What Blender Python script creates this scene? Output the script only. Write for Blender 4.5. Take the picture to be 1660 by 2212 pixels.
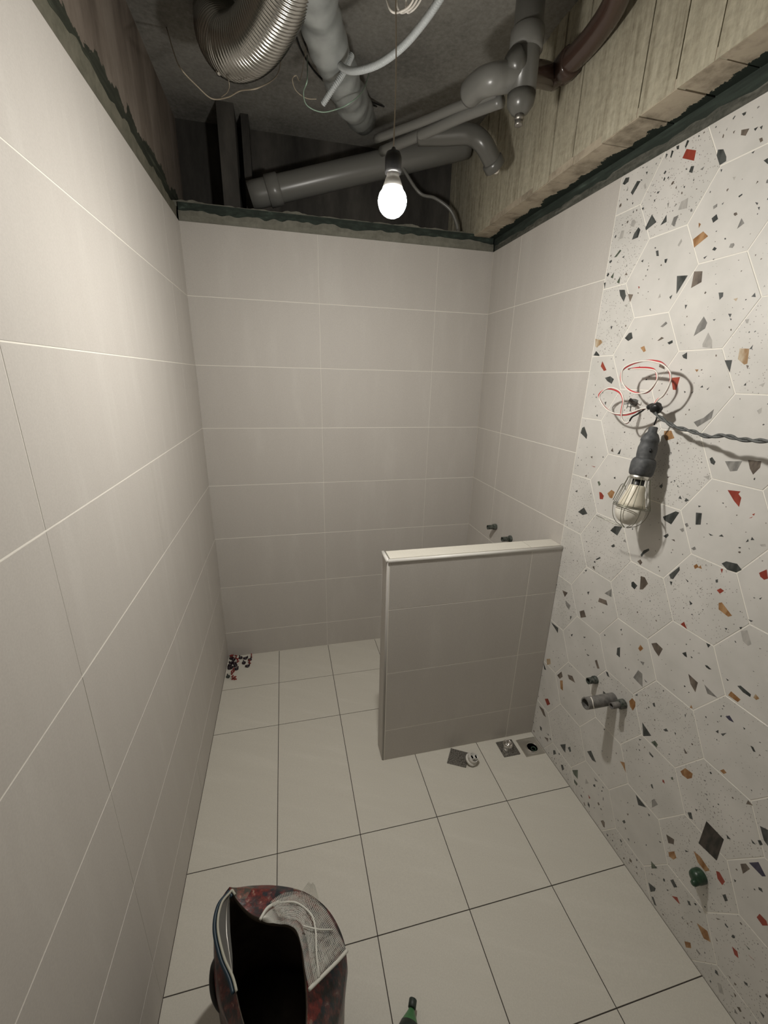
import bpy, bmesh, math, random
from mathutils import Vector, Matrix, noise
random.seed(7)
for o in list(bpy.data.objects): bpy.data.objects.remove(o)
S = bpy.context.scene
COL = S.collection
PI = math.pi

# ------------------------------------------------------------------ camera
CAM = Vector((0.40446294, -2.24921166, 1.62656948))
RR = Vector((0.973169, -0.22905101, 0.02185699))
UU = Vector((0.05063879, 0.30587114, 0.95072528))
FF = Vector((0.22445001, 0.92410956, -0.30926318))
FPX = 888.1068
cam = bpy.data.cameras.new('camera'); camo = bpy.data.objects.new('camera', cam); COL.objects.link(camo)
cam.sensor_fit = 'HORIZONTAL'; cam.sensor_width = 36.0; cam.lens = FPX*36/1660; cam.clip_start = 0.02; cam.clip_end = 50
camo.matrix_world = Matrix(((RR.x, UU.x, -FF.x, CAM.x), (RR.y, UU.y, -FF.y, CAM.y), (RR.z, UU.z, -FF.z, CAM.z), (0, 0, 0, 1)))
S.camera = camo

# ------------------------------------------------------------------ world, exposure
wd = bpy.data.worlds.new('world'); S.world = wd; wd.use_nodes = True
wd.node_tree.nodes['Background'].inputs[0].default_value = (1.0, 0.95, 0.88, 1)
wd.node_tree.nodes['Background'].inputs[1].default_value = 0.0
S.view_settings.view_transform = 'Standard'
try: S.view_settings.look = 'None'
except Exception: pass
S.view_settings.gamma = 1; S.view_settings.use_curve_mapping = False
S.view_settings.exposure = 0.0
BULB = Vector((0.6817, -1.12, 2.0284)); BULB_STRENGTH = 465.0; BULB_COLOR = (1.0, 0.965, 0.90)

# ------------------------------------------------------------------ dimensions (metres)
W = 1.5031          # room width, x from 0 to W; back wall at y = 0; camera looks along +y
TOP = 2.262         # top edge of the wall tiles
YF = -3.1           # wall behind the photographer
ROWS = [0, .167, .467, .767, 1.067, 1.367, 1.667, 1.967, TOP]

def ray(x, y): return RR*((x-830)/FPX) - UU*((y-1106)/FPX) + FF
def at(x, y, ax, v):
    d = ray(x, y); return CAM + d*((v-CAM[ax])/d[ax])

# ------------------------------------------------------------------ helpers
def link(o, parent=None):
    COL.objects.link(o)
    if parent: o.parent = parent
    return o
def mesh_obj(name, verts, faces, mats, parent=None, mi=None, smooth=False):
    me = bpy.data.meshes.new(name); me.from_pydata([tuple(v) for v in verts], [], faces)
    for m in (mats if isinstance(mats, (list, tuple)) else [mats]): me.materials.append(m)
    if mi:
        for p, i in zip(me.polygons, mi): p.material_index = i
    if smooth:
        for p in me.polygons: p.use_smooth = True
    me.update()
    return link(bpy.data.objects.new(name, me), parent)
def bm_obj(name, bm, mats, parent=None, smooth=False):
    me = bpy.data.meshes.new(name); bm.normal_update(); bm.to_mesh(me); bm.free()
    for m in (mats if isinstance(mats, (list, tuple)) else [mats]): me.materials.append(m)
    if smooth:
        for p in me.polygons: p.use_smooth = True
    return link(bpy.data.objects.new(name, me), parent)
def tag(o, label=None, cat=None, group=None, kind=None):
    if label: o['label'] = label
    if cat: o['category'] = cat
    if group: o['group'] = group
    if kind: o['kind'] = kind
    return o
def empty(name, loc=(0, 0, 0)):
    o = bpy.data.objects.new(name, None); o.location = loc; o.empty_display_size = .05
    return link(o)
def box(name, x0, x1, y0, y1, z0, z1, mat, parent=None, bev=0):
    bm = bmesh.new()
    bmesh.ops.create_cube(bm, size=1, matrix=Matrix.Translation(((x0+x1)/2, (y0+y1)/2, (z0+z1)/2)) @ Matrix.Diagonal((abs(x1-x0), abs(y1-y0), abs(z1-z0), 1)))
    if bev: bmesh.ops.bevel(bm, geom=bm.edges[:], offset=bev, segments=2, affect='EDGES')
    return bm_obj(name, bm, mat, parent)
def spline(pts, n):
    P = [Vector(p) for p in pts]; P = [P[0]*2-P[1]] + P + [P[-1]*2-P[-2]]
    out = []
    for i in range(1, len(P)-2):
        a, b, c, d = P[i-1:i+3]
        for k in range(n):
            t = k/n
            out.append(.5*((2*b)+(c-a)*t+(2*a-5*b+4*c-d)*t*t+(3*b-a-3*c+d)*t**3))
    out.append(P[-2].copy()); return out
def sweep(path, rad, seg=10, cap=True, prof=None):
    """verts, faces of a tube along path; rad is a number or a function of arclength"""
    V = []; F = []; n = len(path); s = 0
    t0 = (path[1]-path[0]).normalized()
    up = Vector((0, 0, 1)) if abs(t0.z) < .9 else Vector((1, 0, 0))
    N = t0.cross(up).normalized()
    for i, p in enumerate(path):
        t = (path[min(i+1, n-1)]-path[max(i-1, 0)]).normalized()
        N = (N - t*N.dot(t)).normalized(); B = t.cross(N)
        if i: s += (path[i]-path[i-1]).length
        r = rad(s) if callable(rad) else rad
        for k in range(seg):
            a = 2*PI*k/seg; V.append(p + N*(r*math.cos(a)) + B*(r*math.sin(a)))
    for i in range(n-1):
        for k in range(seg):
            k2 = (k+1) % seg
            F.append((i*seg+k, i*seg+k2, (i+1)*seg+k2, (i+1)*seg+k))
    if cap:
        F.append(tuple(range(seg-1, -1, -1))); F.append(tuple((n-1)*seg+k for k in range(seg)))
    return V, F
def tube(name, pts, rad, mat, parent=None, n=8, seg=10, cap=True, raw=False):
    path = [Vector(p) for p in pts] if raw else spline(pts, n)
    V, F = sweep(path, rad, seg, cap)
    return mesh_obj(name, V, F, mat, parent, smooth=True)
def lathe(name, prof, mat, parent=None, M=None, seg=20, smooth=True, endcap=True):
    """prof: list of (r, h) from bottom to top about local z, transformed by M"""
    M = M or Matrix(); V = []; F = []
    for r, h in prof:
        for k in range(seg):
            a = 2*PI*k/seg; V.append(M @ Vector((r*math.cos(a), r*math.sin(a), h)))
    n = len(prof)
    for i in range(n-1):
        for k in range(seg):
            k2 = (k+1) % seg; F.append((i*seg+k, i*seg+k2, (i+1)*seg+k2, (i+1)*seg+k))
    if endcap and prof[0][0] > 1e-5: F.append(tuple(range(seg-1, -1, -1)))
    if endcap and prof[-1][0] > 1e-5: F.append(tuple((n-1)*seg+k for k in range(seg)))
    return mesh_obj(name, V, F, mat, parent, smooth=smooth)
def frame(o, z, x=None):
    z = Vector(z).normalized(); x = Vector(x) if x is not None else (Vector((1, 0, 0)) if abs(z.x) < .9 else Vector((0, 1, 0)))
    x = (x - z*x.dot(z)).normalized(); y = z.cross(x)
    return Matrix(((x.x, y.x, z.x, o[0]), (x.y, y.y, z.y, o[1]), (x.z, y.z, z.z, o[2]), (0, 0, 0, 1)))

# ------------------------------------------------------------------ materials
def mat(name, col, rough=.5, metal=0, spec=.5):
    m = bpy.data.materials.new(name); m.use_nodes = True
    b = m.node_tree.nodes['Principled BSDF']
    b.inputs['Base Color'].default_value = (*col, 1); b.inputs['Roughness'].default_value = rough
    b.inputs['Metallic'].default_value = metal; b.inputs['Specular IOR Level'].default_value = spec
    return m
def nd(m, t, **kw):
    n = m.node_tree.nodes.new(t)
    for k, v in kw.items(): setattr(n, k, v)
    return n
def lk(m, a, b): m.node_tree.links.new(a, b)
def coords(m, scale=(1, 1, 1), rot=(0, 0, 0), rnd=False):
    tc = nd(m, 'ShaderNodeTexCoord'); mp = nd(m, 'ShaderNodeMapping')
    mp.inputs['Scale'].default_value = scale; mp.inputs['Rotation'].default_value = rot
    lk(m, tc.outputs['Object'], mp.inputs['Vector'])
    if rnd:
        oi = nd(m, 'ShaderNodeObjectInfo'); mu = nd(m, 'ShaderNodeMath', operation='MULTIPLY'); mu.inputs[1].default_value = 37
        cb = nd(m, 'ShaderNodeCombineXYZ')
        lk(m, oi.outputs['Random'], mu.inputs[0])
        for i in range(3): lk(m, mu.outputs[0], cb.inputs[i])
        lk(m, cb.outputs[0], mp.inputs['Location'])
    return mp.outputs[0]
def noise_tex(m, vec, scale, detail=4, rough=.55):
    n = nd(m, 'ShaderNodeTexNoise'); n.inputs['Scale'].default_value = scale
    n.inputs['Detail'].default_value = detail; n.inputs['Roughness'].default_value = rough
    lk(m, vec, n.inputs['Vector']); return n.outputs['Fac']
def ramp(m, fac, stops, const=False):
    r = nd(m, 'ShaderNodeValToRGB'); e = r.color_ramp.elements
    while len(e) < len(stops): e.new(.5)
    for i, (p, c) in enumerate(stops):
        e[i].position = p; e[i].color = (*c, 1)
    if const: r.color_ramp.interpolation = 'CONSTANT'
    lk(m, fac, r.inputs[0]); return r.outputs[0]
def bump(m, fac, strength=.2, dist=.002):
    b = nd(m, 'ShaderNodeBump'); b.inputs['Strength'].default_value = strength; b.inputs['Distance'].default_value = dist
    lk(m, fac, b.inputs['Height']); lk(m, b.outputs[0], m.node_tree.nodes['Principled BSDF'].inputs['Normal'])
def mixc(m, fac, a, b):
    x = nd(m, 'ShaderNodeMix', data_type='RGBA')
    if hasattr(fac, 'links'): lk(m, fac, x.inputs[0])
    else: x.inputs[0].default_value = fac
    for s, v in ((6, a), (7, b)):
        if hasattr(v, 'links'): lk(m, v, x.inputs[s])
        else: x.inputs[s].default_value = (*v, 1)
    return x.outputs[2]
def base(m, sock): lk(m, sock, m.node_tree.nodes['Principled BSDF'].inputs['Base Color'])
def mathn(m, op, a, b=None):
    n = nd(m, 'ShaderNodeMath', operation=op)
    for i, v in enumerate((a, b)):
        if v is None: continue
        if hasattr(v, 'links'): lk(m, v, n.inputs[i])
        else: n.inputs[i].default_value = v
    return n.outputs[0]

def stone_tile(name, a, b, vein, rough):
    m = mat(name, a, rough, spec=.35)
    v = coords(m, (1, 1, 1), (0, 0, .45), rnd=True)
    mp = nd(m, 'ShaderNodeMapping'); mp.inputs['Scale'].default_value = (1.2, 9, 1); lk(m, v, mp.inputs['Vector'])
    n1 = noise_tex(m, mp.outputs[0], 2.0, 5, .6)
    n2 = noise_tex(m, v, 260, 2)
    c = ramp(m, n1, [(.3, a), (.55, b), (.68, vein), (.8, b)])
    c2 = mixc(m, .12, c, ramp(m, n2, [(.35, tuple(x*.75 for x in a)), (.65, tuple(min(1, x*1.25) for x in b))]))
    base(m, c2); bump(m, n2, .05, .0005)
    return m
M_WT = stone_tile('wall tile porcelain', (.500, .470, .435), (.515, .486, .45), (.54, .512, .475), .58)
M_FT = stone_tile('floor tile porcelain', (.585, .557, .49), (.60, .573, .505), (.625, .598, .53), .55)
M_TRIM = mat('white edge trim', (.62, .60, .56), .35)
M_TRIM2 = mat('grey edge trim', (.36, .34, .315), .4)
M_GW = mat('light wall grout', (.80, .77, .70), .8)
M_GF = mat('dark floor grout', (.045, .036, .03), .8)
def terrazzo():
    m = mat('terrazzo glaze', (.60, .58, .54), .38)
    v = coords(m, rnd=True)
    n = noise_tex(m, v, 9, 4); c = ramp(m, n, [(.3, (.555, .54, .505)), (.6, (.62, .60, .565)), (.75, (.65, .63, .59))])
    vo = nd(m, 'ShaderNodeTexVoronoi'); vo.inputs['Scale'].default_value = 170; lk(m, v, vo.inputs['Vector'])
    s1 = mathn(m, 'LESS_THAN', vo.outputs['Distance'], .22)
    sep = nd(m, 'ShaderNodeSeparateColor'); lk(m, vo.outputs['Color'], sep.inputs[0])
    s2 = mathn(m, 'GREATER_THAN', sep.outputs[0], .80)
    k = mathn(m, 'MULTIPLY', s1, s2)
    k = mathn(m, 'MULTIPLY', k, .75)
    base(m, mixc(m, k, c, (.17, .15, .13)))
    return m
M_TZ = terrazzo()
def chip(name, a, b, sc=60):
    m = mat(name, a, .38); v = coords(m, (1, 1, .35), (0, .5, .3), rnd=True)
    base(m, ramp(m, noise_tex(m, v, sc, 4), [(.4, a), (.62, b)])); return m
CH = {'k': chip('charcoal chip and slot shade', (.030, .034, .032), (.085, .09, .085)), 'g': chip('grey chip', (.17, .165, .155), (.28, .27, .25)),
      'l': chip('pale grey chip', (.36, .345, .32), (.45, .43, .40)), 'r': chip('red chip', (.24, .035, .02), (.33, .06, .035)),
      'b': chip('ochre chip', (.24, .11, .035), (.42, .25, .12)), 't': chip('taupe chip', (.09, .072, .058), (.19, .155, .125)),
      'o': chip('green chip', (.04, .055, .04), (.12, .14, .10)), 'y': chip('banded ochre chip', (.30, .18, .08), (.55, .47, .35), 45),
      'n': chip('navy chip', (.022, .02, .05), (.06, .055, .09)), 'd': chip('black diamond chip', (.010, .009, .007), (.045, .035, .028), 80)}
CHK = list(CH)
def concrete(name, stops, stretch, sc=7, mark=None, bs=.6, dist=.006):
    m = mat(name, stops[0][1], .9, spec=.2); v = coords(m, stretch)
    n = noise_tex(m, v, sc, 8, .62); c = ramp(m, n, stops)
    v2 = coords(m); n2 = noise_tex(m, v2, 55, 6, .7)
    c = mixc(m, .35, c, ramp(m, n2, [(.3, tuple(x*.45 for x in stops[0][1])), (.7, stops[-1][1])]))
    base(m, c); bump(m, n, bs, dist); return m
M_BEAM = concrete('board formed concrete', [(.28, (.20, .175, .12)), (.44, (.42, .38, .285)), (.62, (.54, .50, .385))], (1, 6, .55), 9)
def soffit():
    m = mat('beam underside concrete', (.3, .26, .2), .9, spec=.2)
    v = coords(m); n = noise_tex(m, v, 11, 7, .65); c = ramp(m, n, [(.3, (.20, .17, .125)), (.5, (.42, .36, .275)), (.7, (.48, .42, .32))])
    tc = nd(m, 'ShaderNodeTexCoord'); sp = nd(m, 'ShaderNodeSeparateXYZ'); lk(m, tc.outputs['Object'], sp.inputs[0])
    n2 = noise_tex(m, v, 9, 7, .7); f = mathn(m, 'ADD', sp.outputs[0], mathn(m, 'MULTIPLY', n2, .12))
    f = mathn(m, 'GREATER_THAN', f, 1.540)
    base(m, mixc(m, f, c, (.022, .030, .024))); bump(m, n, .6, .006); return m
M_SOFF = soffit()
M_CEIL = concrete('raw slab concrete', [(.3, (.15, .145, .13)), (.55, (.30, .29, .265)), (.75, (.40, .385, .35))], (1, 1, 1), 3)
def upper(name, zb, amp, lo, stops, axis='z'):
    """raw wall with a band of green-black waterproofing below a ragged line at height zb"""
    m = mat(name, lo, .85, spec=.3); v = coords(m, (1, 1, .3)); n = noise_tex(m, v, 6, 8, .65)
    c = ramp(m, n, stops); v0 = coords(m)
    tc = nd(m, 'ShaderNodeTexCoord'); sp = nd(m, 'ShaderNodeSeparateXYZ'); lk(m, tc.outputs['Object'], sp.inputs[0])
    f = mathn(m, 'ADD', sp.outputs[2], mathn(m, 'MULTIPLY', noise_tex(m, v0, 7, 5, .6), amp))
    f = mathn(m, 'LESS_THAN', f, zb + amp*.5)
    g = ramp(m, noise_tex(m, coords(m, (1, .4, 3)), 22, 5), [(.42, lo), (.62, tuple(x*1.6 for x in lo)), (.72, tuple(x*3.2 for x in lo))])
    base(m, mixc(m, f, c, g)); bump(m, n, .7, .01); return m
M_UL = upper('raw plaster with waterproofing', 2.425, .20, (.032, .035, .025), [(.3, (.10, .080, .064)), (.5, (.20, .165, .135)), (.72, (.30, .26, .22))])
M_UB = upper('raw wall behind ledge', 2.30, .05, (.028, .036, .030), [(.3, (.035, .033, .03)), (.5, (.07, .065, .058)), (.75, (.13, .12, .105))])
M_GREEN = upper('green black waterproofing', 3.5, .01, (.024, .032, .026), [(.3, (.03, .03, .03)), (.6, (.04, .04, .04))])
M_MORTD = concrete('dark streaked mortar', [(.35, (.035, .042, .034)), (.55, (.09, .09, .075)), (.7, (.20, .195, .17))], (1, .25, 2), 30, bs=.4, dist=.003)
M_MORTL = concrete('olive mortar', [(.3, (.09, .088, .065)), (.6, (.16, .15, .115))], (1, 1, 1), 14, bs=.4, dist=.003)
M_MORT = concrete('grey mortar', [(.3, (.16, .155, .125)), (.6, (.24, .235, .195))], (1, 1, 1), 14, bs=.4, dist=.003)
M_PLASTER = concrete('rough render', [(.3, (.3, .285, .25)), (.6, (.38, .36, .32))], (1, 1, 1), 4, bs=.2)
M_ALU = mat('aluminium foil', (.42, .41, .38), .24, 1)
M_STEEL = mat('brushed steel', (.68, .66, .61), .38, 1)
M_STEELD = mat('dull steel', (.30, .285, .26), .4, .9)
M_CHROME = mat('polished steel', (.75, .73, .70), .1, 1)
M_ZINC = mat('zinc wire', (.26, .26, .21), .35, .9)
M_BPVC = mat('brown pipe', (.060, .036, .028), .18, spec=.7)
M_GPVC = mat('grey pipe', (.10, .098, .088), .28)
M_GPVC2 = mat('light grey pipe', (.17, .168, .155), .3)
M_BLACK = mat('black tape', (.012, .012, .012), .4)
M_DARK = mat('black hole shade', (.004, .004, .004), .9, spec=0)  # near-black discs in this paint the shade inside bores and the drain hole
M_RUB = mat('grey rubber', (.052, .054, .056), .6)
def noisy(name, a, b, sc, rough=.6, bs=.2):
    m = mat(name, a, rough); v = coords(m); n = noise_tex(m, v, sc, 4); base(m, ramp(m, n, [(.35, a), (.65, b)])); bump(m, n, bs, .002); return m
M_HANDLE = noisy('dusty grey rubber handle', (.045, .047, .050), (.085, .087, .088), 70)
M_SOCKET = mat('white plastic socket', (.7, .69, .66), .4)
M_LBODY = noisy('cream lamp body', (.62, .57, .45), (.70, .65, .53), 30, .4, .02)
M_LDOME = noisy('dusty lamp diffuser', (.60, .57, .50), (.70, .67, .59), 60, .45, .03)
M_REDW = mat('red wire', (.50, .03, .035), .4)
M_WHW = mat('white wire', (.72, .68, .62), .45)
M_GRNW = mat('pale green wire', (.30, .42, .33), .45)
M_TANW = mat('tan wire', (.34, .29, .22), .5)
M_COND = mat('pale corrugated conduit', (.40, .42, .42), .4)
M_WRAP = noisy('plastic wrapped duct', (.20, .21, .205), (.33, .345, .335), 9, .3, .6)
M_CORD = noisy('dusty grey cord', (.055, .058, .056), (.12, .125, .12), 120)
M_PVCG = noisy('cement stained grey pipe', (.11, .105, .098), (.20, .19, .175), 60, .5)
M_FITG = noisy('green black fitting', (.020, .030, .022), (.12, .125, .11), 110, .45)
M_PLUG = noisy('green plug', (.010, .032, .016), (.03, .07, .04), 90, .35)
def grate(name, sc):
    m = mat(name, (.3, .29, .27), .38, .85); v = coords(m)
    vo = nd(m, 'ShaderNodeTexVoronoi', feature='DISTANCE_TO_EDGE'); vo.inputs['Scale'].default_value = sc; lk(m, v, vo.inputs['Vector'])
    base(m, ramp(m, vo.outputs['Distance'], [(.03, (.10, .095, .085)), (.10, (.34, .325, .30))])); bump(m, vo.outputs['Distance'], .6, .002); return m
M_GRATE = grate('embossed steel', 130)
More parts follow.
